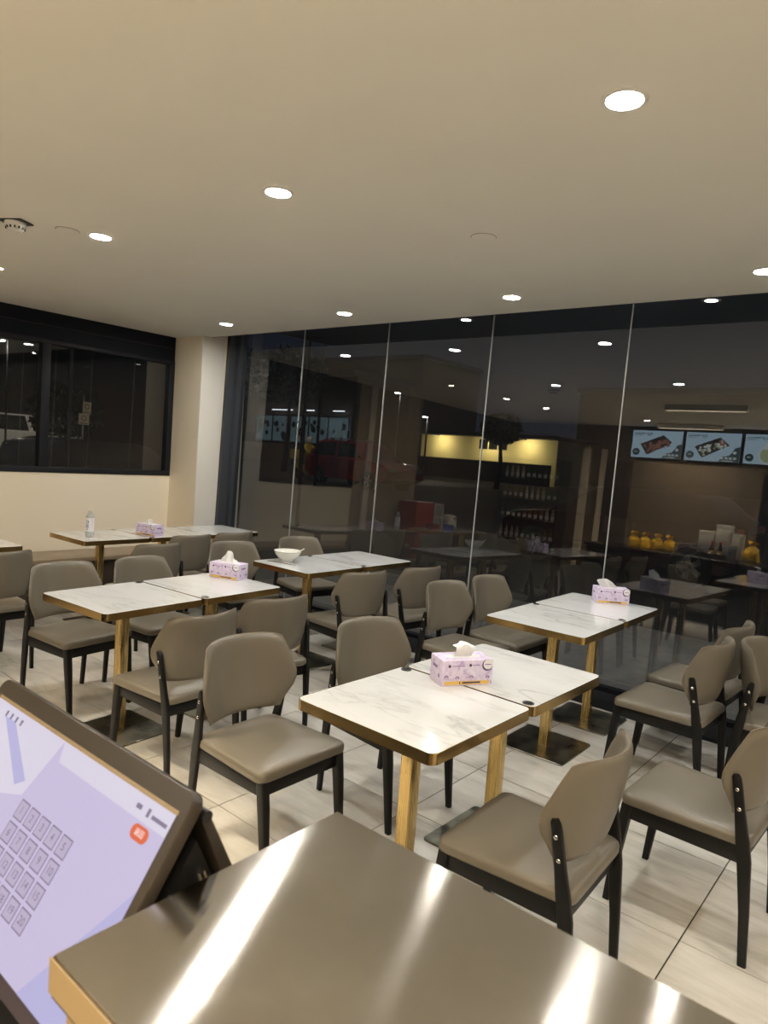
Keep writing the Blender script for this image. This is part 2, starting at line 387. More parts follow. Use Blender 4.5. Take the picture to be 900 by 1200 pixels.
# ------------------------------------------------------------------ chairs
def outline(fx, rx, wf, wr, r, inset, z, n=6):
    # rounded trapezoid seat outline, front at +x
    P = [(fx-inset, wf-inset), (rx+inset, wr-inset), (rx+inset, -wr+inset), (fx-inset, -wf+inset)]
    pts = []; r = max(r-inset*.5, .008)
    for i in range(4):
        p = Vector(P[i]); a = (Vector(P[i-1])-p).normalized(); b = (Vector(P[(i+1) % 4])-p).normalized()
        s, e = p+a*r, p+b*r
        for k in range(n+1):
            t = k/n; q = s*(1-t)**2+p*2*t*(1-t)+e*t*t; pts.append((q.x, q.y, z))
    return pts
def interp(tab, t):
    for (a, va), (b, vb_) in zip(tab[:-1], tab[1:]):
        if t <= b: k = (t-a)/(b-a); k = k*k*(3-2*k) if False else k; return va+(vb_-va)*k
    return tab[-1][1]
WT = [(0, .183), (.08, .192), (.30, .229), (.38, .238), (.45, .241), (.52, .2395), (.60, .2335), (.80, .2155), (.93, .203), (1., .197)]
def back_pt(s, t):
    w = interp(WT, t)
    y = s*w
    z = .490+.318*t
    z += (.004*(1-s*s)+.008*s**4)*(1-t)**3
    z -= .013*abs(s)**9*t**8               # eased top corners
    x = -.205-.060*t+(2.15-.55*(1-t)**3)*y*y-.008*math.sin(PI*t)
    return Vector((x, y, z)), min(1, (abs(s)**8+abs(2*t-1)**8))
def make_chair(label, group):
    t = thing('dining_chair', label, 'chair', (0, 0, 0), 0, group)
    rings = [outline(.218, -.226, .230, .205, .045, i, z) for i, z in
             ((.012, .399), (.003, .401), (0, .407), (0, .424), (.002, .4315), (.007, .437), (.016, .4402), (.05, .4435), (.10, .446), (.16, .447))]
    MB().loft(rings).build('seat', leather_m, t, angle=75)
    # curved padded backrest
    nu, nv = 20, 16; mb = MB(); F = []; B = []
    for j in range(nv+1):
        for i in range(nu+1):
            s = math.sin((2*i/nu-1)*PI/2); tt = .5+.5*math.sin((2*j/nv-1)*PI/2)
            p, e = back_pt(s, tt); nrm = Vector((1, -4.2*p.y, .2)).normalized()
            hh = .0165*math.sqrt(max(0, 1-min(1, e)))
            F.append(p+nrm*(hh+.0008)); B.append(p-nrm*(hh*.85+.0008))
    N_ = nu+1
    quads = [(j*N_+i, j*N_+i+1, (j+1)*N_+i+1, (j+1)*N_+i) for j in range(nv) for i in range(nu)]
    mb.add(F, quads); mb.add(B, [q[::-1] for q in quads])
    k = len(F); bd = [i for i in range(nu)]+[nu+j*N_ for j in range(nv)]+[nv*N_+nu-i for i in range(nu)]+[(nv-j)*N_ for j in range(nv)]
    mb.f += [(bd[i], bd[(i+1) % len(bd)], k+bd[(i+1) % len(bd)], k+bd[i]) for i in range(len(bd))]; mb.m += [0]*len(bd)
    bk = mb.build('backrest', leather_m, t, angle=80)
    pts = [B[i]+Vector((-.0005, 0, 0)) for i in bd]
    pts = [p*1.0 for p in pts]+[pts[0]]
    MB().tube(pts, .0022, 5).build('piping', seam_m, bk)
    for sy in (1, -1):
        fl = [(.192, .40, .020), (.205, .30, .0195), (.222, .15, .016), (.238, 0, .0125)]
        MB().loft([rpoly(x-w, x+w, sy*.196-w*.9, sy*.196+w*.9, w*.35, 3, z) for x, z, w in fl]).build('leg', wood_m, t)
        rl = [(-.238, 0, .0135, .198), (-.226, .18, .0165, .200), (-.208, .36, .0225, .203), (-.198, .42, .022, .205), (-.180, .53, .0165, .213), (-.166, .615, .0145, .2195), (-.161, .636, .0135, .221), (-.159, .646, .008, .2215)]
        lg = MB().loft([rpoly(x-w, x+w, sy*y-.0105, sy*y+.0105, .006, 3, z) for x, z, w, y in rl]).build('leg', wood_m, t)
        for bx, by, bz in ((-.168, .2292, .598), (-.180, .2235, .532)):
            MB().lathe([(.0065, -.002), (.0065, .0012), (.0045, .003), (.001, .0034)], 12).xf(Matrix.Translation((bx, sy*by, bz)) @ Matrix.Rotation(-sy*PI/2, 4, 'X')).build('bolt', chrome_m, lg)
        MB().box(-.195, .185, sy*.196-.010, sy*.196+.010, .342, .399).build('side_rail', wood_m, t, bevel=.002)
    MB().box(.176, .200, -.185, .185, .342, .399).build('front_rail', wood_m, t, bevel=.002)
    MB().box(-.206, -.188, -.19, .19, .342, .397).build('rear_rail', wood_m, t, bevel=.002)
    return t
GL, GRt = 'taupe dining chairs with their backs to the left', 'taupe dining chairs with their backs to the right'
CH = [(-2.012, 1.840, -.3, 'taupe chair fully in view left of the nearest table, seat towards us', GL),
      (-1.924, 2.500, -7, 'taupe chair tucked under the far side of the nearest table, only its back showing', GL),
      (-2.320, 3.740, -2.9, 'taupe chair half hidden behind the nearest lilac box, beside the glass', GL),
      (-2.290, 4.235, -1.1, 'taupe chair close to the glass, its seat under the right-hand table', GL),
      (-.922, 1.985, 182, 'closest taupe chair, seen from behind at the right of the nearest table', GRt),
      (-.612, 2.735, 178, 'second closest chair, with a creased seat, at the right edge behind the closest one', GRt),
      (-1.045, 3.77, 178, 'chair right of the glass-side table, nearer of the two crowded together', GRt),
      (-1.07, 4.34, 177, 'chair right of the glass-side table, farther one next to the glass', GRt),
      (-.50, 3.94, -1, 'chair at the right edge facing away, back to back with the two crowded ones', GL),
      (-3.938, 2.015, 7, 'taupe chair left of the bare left table, seat in view', GL),
      (-3.935, 2.535, 8, 'taupe chair tucked behind the bare left table beside the seam', GL),
      (-2.875, 1.985, 181.5, 'chair seen from behind on the near side of the left table pair', GRt),
      (-2.958, 2.560, 172, 'chair seen from behind, next farther one on the left table pair', GRt),
      (-4.312, 3.540, -8, 'chair behind the lilac box of the left tables, at the bowl table', GL),
      (-4.36, 4.31, -12, 'chair behind the white bowl, close to the glass', GL),
      (-3.262, 3.63, 172, 'chair seen from behind at the bowl table, nearer of two', GRt),
      (-3.19, 4.195, 174, 'chair seen from behind at the bowl table, farther one by the glass', GRt),
      (-4.867, 3.01, 181, 'far chair seen from behind at the bottle table', GRt),
      (-5.2, 3.535, 182, 'far chair seen from behind at the far lilac box', GRt),
      (-5.23, 4.03, 179, 'farthest chair seen from behind at the corner table by the pillar', GRt),
      (-4.908, 1.87, 181, 'chair back cut off by the left edge of the photo', GRt),
      ]
proto = None
for i, (x, y, a, lab, gr) in enumerate(CH):
    if proto is None: o = proto = make_chair(lab, gr)
    else: o = copy_tree(proto)
    o['label'] = lab; o['group'] = gr
    o.location = (x, y, 0); o.rotation_euler = (0, 0, math.radians(a))

# bench along the left wall
bn = thing('wall_bench', 'long low tan wooden bench under the left window behind the bottle table', 'bench', (-6.63, 2.6, 0))
box('bench_top', mottled('tan bench wood', (.28, .21, .14), (.33, .26, .18), 4, .4), -.235, .25, -1.2, 1.88, .37, .412, bn, .006)
box('bench_front', darkpanel_m,   .18, .2, -1.15, 1.85, 0, .37, bn)
box('bench_side', darkpanel_m, -.235, .2, -1.17, -1.15, 0, .37, bn); box('bench_side', darkpanel_m, -.235, .2, 1.85, 1.87, 0, .37, bn)

# ------------------------------------------------------------------ tissue boxes
def tissue_box(corner, a, label, style):
    # corner = near left bottom corner of the long side facing the counter; long side runs along angle a
    L, D, HH = .215, .112, .10
    t = thing('tissue_box', label, 'tissue box', (corner[0], corner[1], TOPZ+.0003), math.radians(a), 'lilac tissue boxes')
    MB().box(0, L, 0, D, 0, HH).build('carton', lilac_m, t, bevel=.0015)
    pr = MB(); e = -.0006
    def q(x0, x1, z0, z1, mi, k=0): pr.add([(x0, e-k*.0002, z0), (x1, e-k*.0002, z0), (x1, e-k*.0002, z1), (x0, e-k*.0002, z1)], [(0, 1, 2, 3)], mi)
    def disc(cx, cz, r, mi, k=0, rx=1.): pr.add([(cx+rx*r*math.cos(2*PI*i/16), e-k*.0002, cz+r*math.sin(2*PI*i/16)) for i in range(16)], [tuple(range(16))], mi)
    q(.012, L-.012, .005, .019, 2); q(.075, .079, .007, .017, 0, 1); q(.088, .165, .009, .0155, 0, 1)
    disc(.03, .078, .006, 0); q(.04, .095, .0765, .0795, 1); disc(.118, .080, .006, 0); q(.128, .158, .0785, .0815, 1)
    disc(L-.024, .080, .0235, 0, 0, 1.0); disc(L-.021, .083, .021, 3, 1, 1.0)
    q(L-.035, L-.008, .080, .0835, 1, 2)
    for cx, cz in ((.02, .035), (.065, .03), (.125, .032), (.195, .03)):
        for i in range(6):
            th = PI*i/5; disc(cx+.006*math.cos(th), cz+.006*math.sin(th), .0028, 1)
        q(cx-.0006, cx+.0006, cz-.012, cz, 1)
    n0 = len(pr.v)
    # the same print in short form on the left end
    X = -.0006
    pr.add([(X, .09, .058), (X, .045, .058), (X, .045, .070), (X, .09, .070)], [(0, 1, 2, 3)], 1)
    pr.add([(X, .028+.008*math.cos(2*PI*i/12), .035+.008*math.sin(2*PI*i/12)) for i in range(12)], [tuple(range(12))], 1)
    X = L+.0006
    pr.add([(X, .03, .066), (X, .08, .066), (X, .08, .076), (X, .03, .076)], [(0, 1, 2, 3)], 1)
    for cy in (.025, .09): pr.add([(X, cy+.007*math.cos(2*PI*i/12), .03+.009*math.sin(2*PI*i/12)) for i in range(12)], [tuple(range(12))], 1)
    pr.build('print', [print_dark, print_mid, print_yellow, print_white], t, smooth=False)
    MB().add([(.11*1.0+.075*math.cos(2*PI*i/24), .056+.03*math.sin(2*PI*i/24), HH+.0006) for i in range(24)], [tuple(range(24))]).build('opening', print_white, t, smooth=False)
    # folded sheet standing out of the slot
    rnd = random.Random(style); mb = MB(); nu, nv = 14, 8; P = []
    for j in range(nv+1):
        k = j/nv
        for i in range(nu+1):
            s = i/nu-.5
            if style == 1:      # blocky fold with a flat top
                wid = .075+.012*k; x = .108+s*wid+.012*k; z = HH+.042*min(1, k*1.6)+.008*math.cos(s*5)*k
                y = .056+(.026*max(0, k-.6)/.4-.010*math.sin(k*PI))+.004*math.sin(s*17+k*3)*(.4+k)
            elif style == 2:    # peak
                hp = .062*math.exp(-((s+.08)*3.0)**2)+.012; x = .105+s*.115*(1-.12*k); z = HH+hp*k; y = .056+.012*math.sin(s*15)*(1-k*.4)+.008*k
            elif style == 3:    # long sheet leaning to the left
                hp = .058*(1-((s+.15)*1.45)**2); x = .10+s*.13-.03*k; z = HH+max(.006, hp)*k; y = .056+.010*math.sin(s*13+k)-.016*k
            else:
                hp = .035*math.exp(-((s+.02)*3.4)**2)+.008; x = .10+s*.10; z = HH+hp*k; y = .056+.010*math.sin(s*14)
            P.append((x, y, z))
    mb.add(P, [(j*(nu+1)+i, j*(nu+1)+i+1, (j+1)*(nu+1)+i+1, (j+1)*(nu+1)+i) for j in range(nv) for i in range(nu)])
    mb.add([(x+.001, 2*.056+.003-y if j_ < 0 else y+.012*(1-abs(2*((k_ % (nu+1))/nu)-1))+.003, z-.001) for k_, (x, y, z) in enumerate(P) for j_ in (0,)],
           [(j*(nu+1)+i, (j+1)*(nu+1)+i, (j+1)*(nu+1)+i+1, j*(nu+1)+i+1) for j in range(nv) for i in range(nu)])
    mb.build('tissue', tissue_m, t, angle=70)
    return t
tissue_box((-1.429, 2.162), 58.7, 'lilac tissue box on the seam of the nearest tables', 1)
tissue_box((-3.623, 2.70), 20, 'lilac tissue box on the left table pair with a peaked tissue', 2)
tissue_box((-1.745, 4.385), 37, 'lilac tissue box on the table against the glass, tissue leaning left', 3)
tissue_box((-5.525, 3.31), 14, 'lilac tissue box on the far tables right of the bottle', 4)

# ------------------------------------------------------------------ bottle, bowl
bt = thing('water_bottle', 'clear plastic bottle with a white label and white cap on the far left table', 'bottle', (-5.50, 2.874, TOPZ+.0005))
pet_m = mat('clear plastic', (.80, .83, .85), .12, trans=.45, ior=1.3)
MB().lathe([(.026, 0), (.031, .004), (.032, .02), (.0305, .03), (.032, .04), (.032, .165), (.0295, .172), (.014, .198), (.0125, .203), (.0125, .212)], 24).build('body', pet_m, bt)
MB().lathe([(.0324, .045), (.0328, .047), (.0328, .158), (.0324, .160)], 24, cap=False).build('label', print_white, bt)
pb = MB(); blue_m = mat('blue print', (.05, .12, .38), .5)
def onlabel(ca, cz, r, n=14):
    return [( .0332*math.cos(ca+r/.033*math.cos(2*PI*i/n)), .0332*math.sin(ca+r/.033*math.cos(2*PI*i/n)), cz+r*math.sin(2*PI*i/n)) for i in range(n)]
A0 = -1.15
pb.add(onlabel(A0, .125, .014), [tuple(range(14))]); pb.add([(p[0]*1.003, p[1]*1.003, p[2]) for p in onlabel(A0, .125, .008)], [tuple(range(14))], 1)
for k, (zz, w) in enumerate(((.098, .015), (.088, .012), (.078, .015), (.062, .008))):
    pb.add([(.0332*math.cos(A0+s/.033), .0332*math.sin(A0+s/.033), zz+d) for d in (0, .005) for s in (-w, -w/3, w/3, w)], [(0, 1, 5, 4), (1, 2, 6, 5), (2, 3, 7, 6)])
pb.build('print', [blue_m, print_white], bt, smooth=False)
MB().lathe([(.0145, .206), (.0155, .208), (.0155, .222), (.0145, .224), (.001, .2245)], 20).build('cap', white_p, bt)

bw = thing('bowl', 'white ceramic bowl on the middle distance table', 'bowl', (-3.872, 3.60, TOPZ+.0005))
MB().lathe([(.045, 0), (.047, .004), (.045, .010), (.068, .025), (.092, .05), (.104, .078), (.1055, .080), (.103, .080), (.088, .05), (.062, .026), (.035, .016), (.001, .014)], 36, cap=True).build('body', cup_m, bw)
MB().lathe([(.1005, .070), (.103, .0755), (.1015, .0752), (.0993, .0702)], 36, cap=False).build('rim_band', mat('pale green glaze', (.42, .45, .36), .3), bw)
sp = MB().tube([(.03, .0, .03), (.07, .01, .062), (.115, .018, .092), (.15, .025, .112)], .004, 6, rs=[.006, .004, .0035, .005]).build('spoon', cup_m)
tag(sp, 'pale spoon leaning in the white bowl', 'spoon'); sp.location = bw.location
for k, l in ((0, 'dark chopstick lying beside the white bowl, nearer of two'), (1, 'dark chopstick lying beside the white bowl, farther of two')):
    c = MB().tube([(0, 0, 0), (.22, .0, 0)], .003, 6, rs=[.0032, .0018]).build('chopstick', mat('grey chopstick', (.16, .15, .14), .5) if k == 0 else MATS['grey chopstick'])
    c.location = (-3.93+.035*k, 3.455+.02*k, TOPZ+.0037); c.rotation_euler = (0, 0, .25-.1*k); tag(c, l, 'chopstick', 'chopsticks by the bowl')

# ------------------------------------------------------------------ steel counter in the foreground
st = thing('steel_counter', 'stainless steel topped counter in the near foreground with a tan front', 'counter', (-.09, .61, 0))
MB().loft(rr_rings(-.667, .95, -.24, .247, .004, [(0, .955), (0, .997), (.0025, 1.0)])).build('steel_top', steel_m, st)
box('tan_panel', goldpanel_m, -.6665, .949, -.2425, -.2403, .955, .9985, st)
box('body', goldpanel_m, -.655, .94, -.225, .235, .02, .955, st)
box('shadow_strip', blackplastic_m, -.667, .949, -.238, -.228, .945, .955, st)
box('plinth', blackplastic_m, -.64, .92, -.2, .21, 0, .02, st)

# black service counter (seen mirrored in the glass)
sc = thing('service_counter', 'long black service counter left of the steel one, seen in the glass', 'counter', (-2.25, .38, 0))
box('counter_top', blackstone_m, -1.63, 1.465, -.42, .38, .765, .80, sc, .004)
box('counter_body', darkpanel_m, -1.60, 1.44, -.40, .34, .06, .765, sc)
for k in range(4): box('front_panel', blackstone_m, -1.59+.757*k, -.845+.757*k, .34, .35, .08, .755, sc, .002)
box('plinth', blackplastic_m, -1.42, 1.42, -.38, .30, 0, .06, sc)

# ------------------------------------------------------------------ ordering terminal
SW, SH, BZ, BT = .60, .293, .026, .037
pt = bpy.data.objects.new('order_terminal', None); COL.objects.link(pt); tag(pt, 'black touch screen order terminal with a lilac keypad page at lower left', 'touch screen')
ang = math.atan2(.836, .549)
pt.location = (-.80, .563-.549*SH, 1.082-.836*SH); pt.rotation_euler = (ang, 0, 0)
MB().loft([rpoly(-SW-BZ, .018, -BZ*.8, SH+BT, .02, 5, z) for z in (-.022, -.003)]+[rpoly(-SW-BZ+.002, .016, -BZ*.8+.002, SH+BT-.002, .018, 5, -.0005)]).build('housing', bezel_m, pt)
scr_m = mat('lit lilac screen', (.02, .02, .02), .2, emit=(.60, .535, .77), estr=.74)
MB().box(-SW-.002, .002, SH, SH+.0065, -.0004, .0004).build('inner_strip', mat('tan inner strip', (.20, .155, .10), .35), pt)
scr = MB().add([(-SW, 0, 0), (0, 0, 0), (0, SH, 0), (-SW, SH, 0)], [(0, 1, 2, 3)]).build('screen', scr_m, pt, smooth=False)
def flat(name, pts, m, z=.0004, parent=None):
    return MB().add([(u, SH-v_, z) for u, v_ in pts], [tuple(range(len(pts)))[::-1]]).build(name, m, parent or scr, smooth=False)
scr_blue = mat('lit blue screen area', (.02, .02, .02), .2, emit=(.48, .46, .76), estr=.74)
scr_pale = mat('lit pale screen area', (.02, .02, .02), .2, emit=(.70, .66, .80), estr=.76)
ink_m = mat('grey screen ink', (.02, .02, .03), .2, emit=(.16, .13, .20), estr=1.)
key_m = mat('lit keypad key', (.02, .02, .02), .2, emit=(.50, .44, .62), estr=.74)
orange_m = mat('lit orange button', (.02, .02, .02), .2, emit=(.80, .13, .045), estr=.7)
whitelit_m = mat('lit white lettering', (.02, .02, .02), .2, emit=(.9, .8, .8), estr=1.)
flat('pale_area', [(-.60, 0), (-.33, 0), (-.36, .105), (-.60, .18)], scr_pale)
flat('blue_band', [(-.545, .02), (-.50, .02), (-.372, .085), (-.395, .10)], scr_blue, .0007)
flat('title_bar', [(-.33, 0), (0, 0), (0, .032), (-.315, .032)], scr_pale)
flat('blue_corner', [(0, .105), (0, SH), (-.12, SH)], scr_blue)
def txt(s, u, v_, size, m, parent=None, z=.0012):
    c = bpy.data.curves.new('number', 'FONT'); c.body = s; c.size = size; c.align_x = 'CENTER'; c.align_y = 'CENTER'; c.extrude = 0.0
    c.materials.append(m); q = bpy.data.objects.new('lettering_curve', c); COL.objects.link(q)
    me = bpy.data.meshes.new_from_object(q.evaluated_get(bpy.context.evaluated_depsgraph_get())); bpy.data.objects.remove(q)
    o = bpy.data.objects.new('lettering', me); COL.objects.link(o); o.parent = parent or scr; o.location = (u, SH-v_, z); return o
for k in range(20):
    u = -.3346+.0365*(k % 5); v_ = .1222+.0360*(k//5); w = .0150
    flat('key', [(u-w, v_-w), (u+w, v_-w), (u+w, v_+w), (u-w, v_+w)], ink_m, .0006)
    flat('key', [(u-w+.002, v_-w+.002), (u+w-.002, v_-w+.002), (u+w-.002, v_+w-.002), (u-w+.002, v_+w-.002)], key_m, .0009)
    txt(str(k+1), u, v_, .0165, ink_m)
rp = [(x-.0507, .0462+y) for x, y, _ in rpoly(-.021, .021, -.0105, .0105, .0104, 6)]
flat('button', rp[::-1], orange_m, .0007); txt('返回', -.0507, .0462, .011, whitelit_m)
for (u, w, v_, h_) in ((-.0788, .007, .0166, .0035), (-.0536, .0035, .0174, .006), (-.025, .019, .0192, .0028)):
    flat('icon', [(u-w, v_-h_), (u+w, v_-h_), (u+w, v_+h_), (u-w, v_+h_)], ink_m, .0008)
for u in (-.5434, -.5228, -.5022, -.4816): flat('icon', [(u-.004, .0105), (u+.004, .0105), (u+.003, .021), (u-.003, .021)], ink_m, .0008)
MB().box(-SW-BZ, .017, -.019, -.001, -.0004, .0002).build('lower_bezel', mat('purple black bezel', (.035, .028, .035), .35), pt)
# folding rear support, in the terminal's own frame
Rm = Matrix.Rotation(-ang, 4, 'X')
def w2l(p): return Rm @ (Vector(p)-Vector(pt.location))
def wquad(x0, x1, pts, name, m):
    # prism along x with the given world (y, z) outline
    n = len(pts); vs = [w2l((x0, y, z)) for y, z in pts]+[w2l((x1, y, z)) for y, z in pts]
    return MB().add(vs, [tuple(range(n)), tuple(range(n, 2*n))[::-1]]+[(i, (i+1) % n, n+(i+1) % n, n+i) for i in range(n)]).build(name, m, pt, smooth=False)
wquad(-1.38, -.787, [(.598, 1.066), (.612, 1.070), (.736, .812), (.732, .801), (.712, .801)], 'rear_support', bezel_m)
wquad(-1.36, -.80, [(.600, 1.03), (.69, .84), (.70, .8005), (.44, .8005)], 'stand_body', blackplastic_m)
MB().tube([w2l((-1.385, .604, 1.072)), w2l((-.782, .604, 1.072))], .009, 12).build('hinge', blackplastic_m, pt)
MB().tube([w2l((-.786, .60, .99)), w2l((-.782, .628, .90)), w2l((-.782, .64, .86)), w2l((-.786, .60, .845))], .006, 8).build('lever', chrome_m, pt)


# ================================================================== behind the counter (seen mirrored in the glass)
screen_lit = mat('lit menu screen', (.02, .02, .02), .25, emit=(.36, .50, .60), estr=2.6)
green_lit = mat('lit dark green graphic', (.02, .02, .02), .25, emit=(.02, .045, .05), estr=2.6)
plate_lit = mat('lit dark platter graphic', (.02, .02, .02), .25, emit=(.02, .018, .017), estr=2.6)
meat_lit = mat('lit grilled food graphic', (.02, .02, .02), .25, emit=(.22, .10, .07), estr=2.6)
leaf_lit = mat('lit green garnish graphic', (.02, .02, .02), .25, emit=(.30, .36, .20), estr=2.6)
pale_lit = mat('lit pale graphic', (.02, .02, .02), .25, emit=(.48, .55, .55), estr=2.6)
def menu(x0, label, kind):
    # picture side faces +y; along the wall the picture's own left is at the larger x
    Wd, Hh = .86, .49
    t = thing('menu_screen', label, 'menu screen', (x0+Wd/2, YB, 2.18), 0, 'lit menu screens on the wall')
    MB().box(-Wd/2, Wd/2, .02, .06, 0, Hh).build('housing', blackplastic_m, t, bevel=.004)
    box('bracket', blackplastic_m, -.12, .12, 0, .02, .1, .36, t)
    p = MB().add([(-Wd/2+.01, .0605, .012), (Wd/2-.01, .0605, .012), (Wd/2-.01, .0605, Hh-.012), (-Wd/2+.01, .0605, Hh-.012)], [(0, 1, 2, 3)]).build('panel', screen_lit, t, smooth=False)
    g = MB()
    # u runs 0..1 along +x, w runs 0..1 up: this is what the mirror shows from left to right
    def P(u, w, k): return (-Wd/2+u*Wd, .0607+k*.0003, w*Hh)
    def poly(pts, mi, k=0): g.add([P(u, w, k) for u, w in pts], [tuple(range(len(pts)))], mi)
    def disc(u, w, r, mi, k=0): poly([(u+r*math.cos(2*PI*i/20), w+r*1.75*math.sin(2*PI*i/20)) for i in range(20)], mi, k)
    disc(.11, .22, .072, 0); poly([(.62, .02), (.985, .02), (.985, .55), (.9, .50), (.86, .36), (.80, .24), (.68, .20)], 0); disc(.9, .34, .03, 4, 1)
    for k in range(4): poly([(.66+.075*k, .12), (.71+.075*k, .12), (.71+.075*k, .19), (.66+.075*k, .19)], 4, 2)
    poly([(.68, .05), (.88, .05), (.88, .08), (.68, .08)], 4, 2)
    for k in range(3): poly([(.08+.018*k, .215), (.093+.018*k, .215), (.093+.018*k, .25), (.08+.018*k, .25)], 4, 2)
    poly([(.04, .84), (.26, .86), (.26, .89), (.04, .87)], 0); poly([(.04, .79), (.2, .80), (.2, .815), (.04, .805)], 0)
    for a, b in ((.28, .31), (.32, .33), (.345, .355), (.37, .40)): poly([(a, .90), (b, .90), (.335+(a-.335)*.3, .80), (.335+(b-.335)*.3, .79)], 0)
    if kind < 2:
        poly([(.18, .50), (.62, .83), (.80, .58), (.33, .13)], 1)
        rnd = random.Random(kind+3)
        for k in range(46):
            a, b = rnd.random(), rnd.random(); u = .25+a*.42+b*.10; w = .46+a*.27-b*.26
            disc(u, w, rnd.uniform(.012, .03), (2 if kind == 0 else rnd.choice((3, 4, 4, 3))), 1+k % 5)
        if kind == 1:
            for k in range(16): disc(.62+rnd.random()*.1, .57+rnd.random()*.14, .02, 2, 3+k % 4)
    else:
        disc(.42, .32, .17, 4, 0); disc(.42, .33, .14, 3, 1); poly([(.36, .70), (.50, .70), (.52, .50), (.34, .50)], 4, 2)
    g.build('graphic', [green_lit, plate_lit, meat_lit, leaf_lit, pale_lit], p, smooth=False)
menu(-4.47, 'lit menu screen mirrored in the glass, leftmost, showing a red platter', 0)
menu(-3.575, 'lit menu screen mirrored in the glass, middle one, showing a pale platter', 1)
menu(-2.68, 'lit menu screen mirrored in the glass, cut by the right edge of the photo', 2)
for k, (x, y, z, e, l) in enumerate(((-3.4, -1.75, 2.66, 45, 'thin louvred batten lamp before the menu screens, added to light the wall'), (-2.6, .45, 2.66, 38, 'thin louvred batten lamp over the service counter'), (-.4, -1.0, 2.66, 85, 'louvred batten lamp behind the photographer'), (1.1, -1.0, 2.66, 85, 'louvred batten lamp in the right of the kitchen'))):  # the batten before the menu screens is added to light the back wall
    t = thing('batten_lamp', l, 'ceiling light', (x, y, z), 0, 'louvred batten lamps')
    box('housing', white_p, -.5, .5, -.05, .05, .0, .072, t, .004)
    box('lens', mat('batten lens %d' % k, (1, 1, 1), .5, emit=(1, .82, .58), estr=2.5), -.48, .48, -.04, .04, -.004, -.0005, t)
    L = bpy.data.lights.new('batten_light', 'AREA'); L.shape = 'RECTANGLE'; L.size = .94; L.size_y = .07; L.energy = e; L.color = (1, .84, .60); L.spread = math.radians(140 if k != 1 else 72)
    lo = bpy.data.objects.new('batten_light', L); COL.objects.link(lo); lo.parent = t; lo.location = (0, 0, -.006)
# wall pieces behind the counter
struct(box('trim_back_tan', wall_m, -5.35, -5.2, YB, YB+.03, 0, 2.3)); struct(box('trim_back_tan_2', wall_m, -5.0, -4.9, YB, YB+.03, 0, 2.3))
d1 = struct(MB().box(-4.88, -4.42, YB, YB+.025, 0, 2.1).build('door_1', darkpanel_m)); MB().lathe([(.008, 0), (.008, .05)], 10).xf(Matrix.Translation((-4.48, YB+.025, 1.0)) @ Matrix.Rotation(-PI/2, 4, 'X')).build('door_handle', chrome_m, d1)
struct(box('dark_opening', blackplastic_m, -2.35, -1.4, YB, YB+.02, 0, 2.05))  # black sheet standing in for the dark opening to the kitchen

# drinks shelves
ds = thing('drinks_shelf', 'dark drinks cabinet with bottle rows mirrored in the glass', 'drinks cabinet', (-6.15, -1.98, 0))
for x in (-.62, .60): box('side_panel', blackplastic_m, x, x+.02, -.2, .2, 0, 2.0, ds)
box('back_panel', darkpanel_m, -.60, .60, -.2, -.18, 0, 2.0, ds); box('top_panel', blackplastic_m, -.62, .62, -.2, .2, 2.0, 2.03, ds)
SHZ = [.12, .50, .88, 1.26, 1.64]
for z in SHZ: box('shelf', wood_m, -.60, .60, -.18, .19, z-.02, z, ds)
bott_m = [mat('amber bottle glass', (.25, .14, .04), .15), mat('pale drink bottle', (.55, .52, .40), .2), mat('green bottle glass', (.06, .16, .07), .15)]
capr = mat('red cap', (.4, .05, .04), .4)
bproto = {}
ORD = ['lowest', 'second lowest', 'middle', 'second highest', 'top']
for k, z in enumerate(SHZ):
    for i in range(10):
        x = -6.15-.52+i*.115; NTH = ['first','second','third','fourth','fifth','sixth','seventh','eighth','ninth','last'][i]; key = (k+i//4) % 3
        if key not in bproto:
            b = MB().lathe([(.028, 0), (.031, .006), (.031, .13), (.026, .16), (.012, .20), (.012, .235)], 14).build('drink_bottle', bott_m[key])
            MB().lathe([(.0135, .228), (.0135, .245), (.001, .246)], 12).build('cap', capr, b); MB().lathe([(.0316, .04), (.0316, .105)], 14, cap=False).build('label', print_white, b); bproto[key] = b
        else: b = copy_tree(bproto[key])
        b.location = (x, -1.86, z+.0005); tag(b, '%s small bottle from the wall end on the %s shelf of the drinks cabinet' % (NTH, ORD[k]), 'bottle', 'bottles on the %s shelf' % ORD[k])

# things on the service counter
yellow_m = mat('thin yellow plastic', (.78, .47, .005), .45)
def bag(x, y, label, sd, s=1.):
    rnd = random.Random(sd); n = 18; rings = []
    for r, z in ((.05, 0), (.070, .012), (.076, .05), (.072, .10), (.060, .135), (.034, .155), (.024, .168), (.040, .188), (.052, .200)):
        rings.append([((r*(1+.16*math.sin(3*2*PI*i/n+z*30+sd)+rnd.uniform(-.11, .11)))*s*math.cos(2*PI*i/n), r*(1+.16*math.sin(5*2*PI*i/n-z*20)+rnd.uniform(-.11, .11))*s*math.sin(2*PI*i/n), z*s+(.02*math.sin(4*PI*i/n) if z > .19 else 0)) for i in range(n)])
    rings = [[(a*.95, b*.95, c) for a, b, c in r_] for r_ in rings]
    o = MB().loft(rings).build('takeaway_bag', yellow_m); o.location = (x, y, .8005); tag(o, label, 'bag', 'yellow plastic bags on the service counter'); return o
for i, w in enumerate(('first', 'second', 'third', 'fourth')): bag(-3.33+.158*i, .38+.02*(i % 2), 'tied yellow plastic bag on the counter in the glass, %s from the left' % w, i+1)
bag(-1.90, .22, 'tied yellow plastic bag in the glass, alone beside the white containers', 9, 1.25)
wr = MB(); rnd = random.Random(4); n = 20
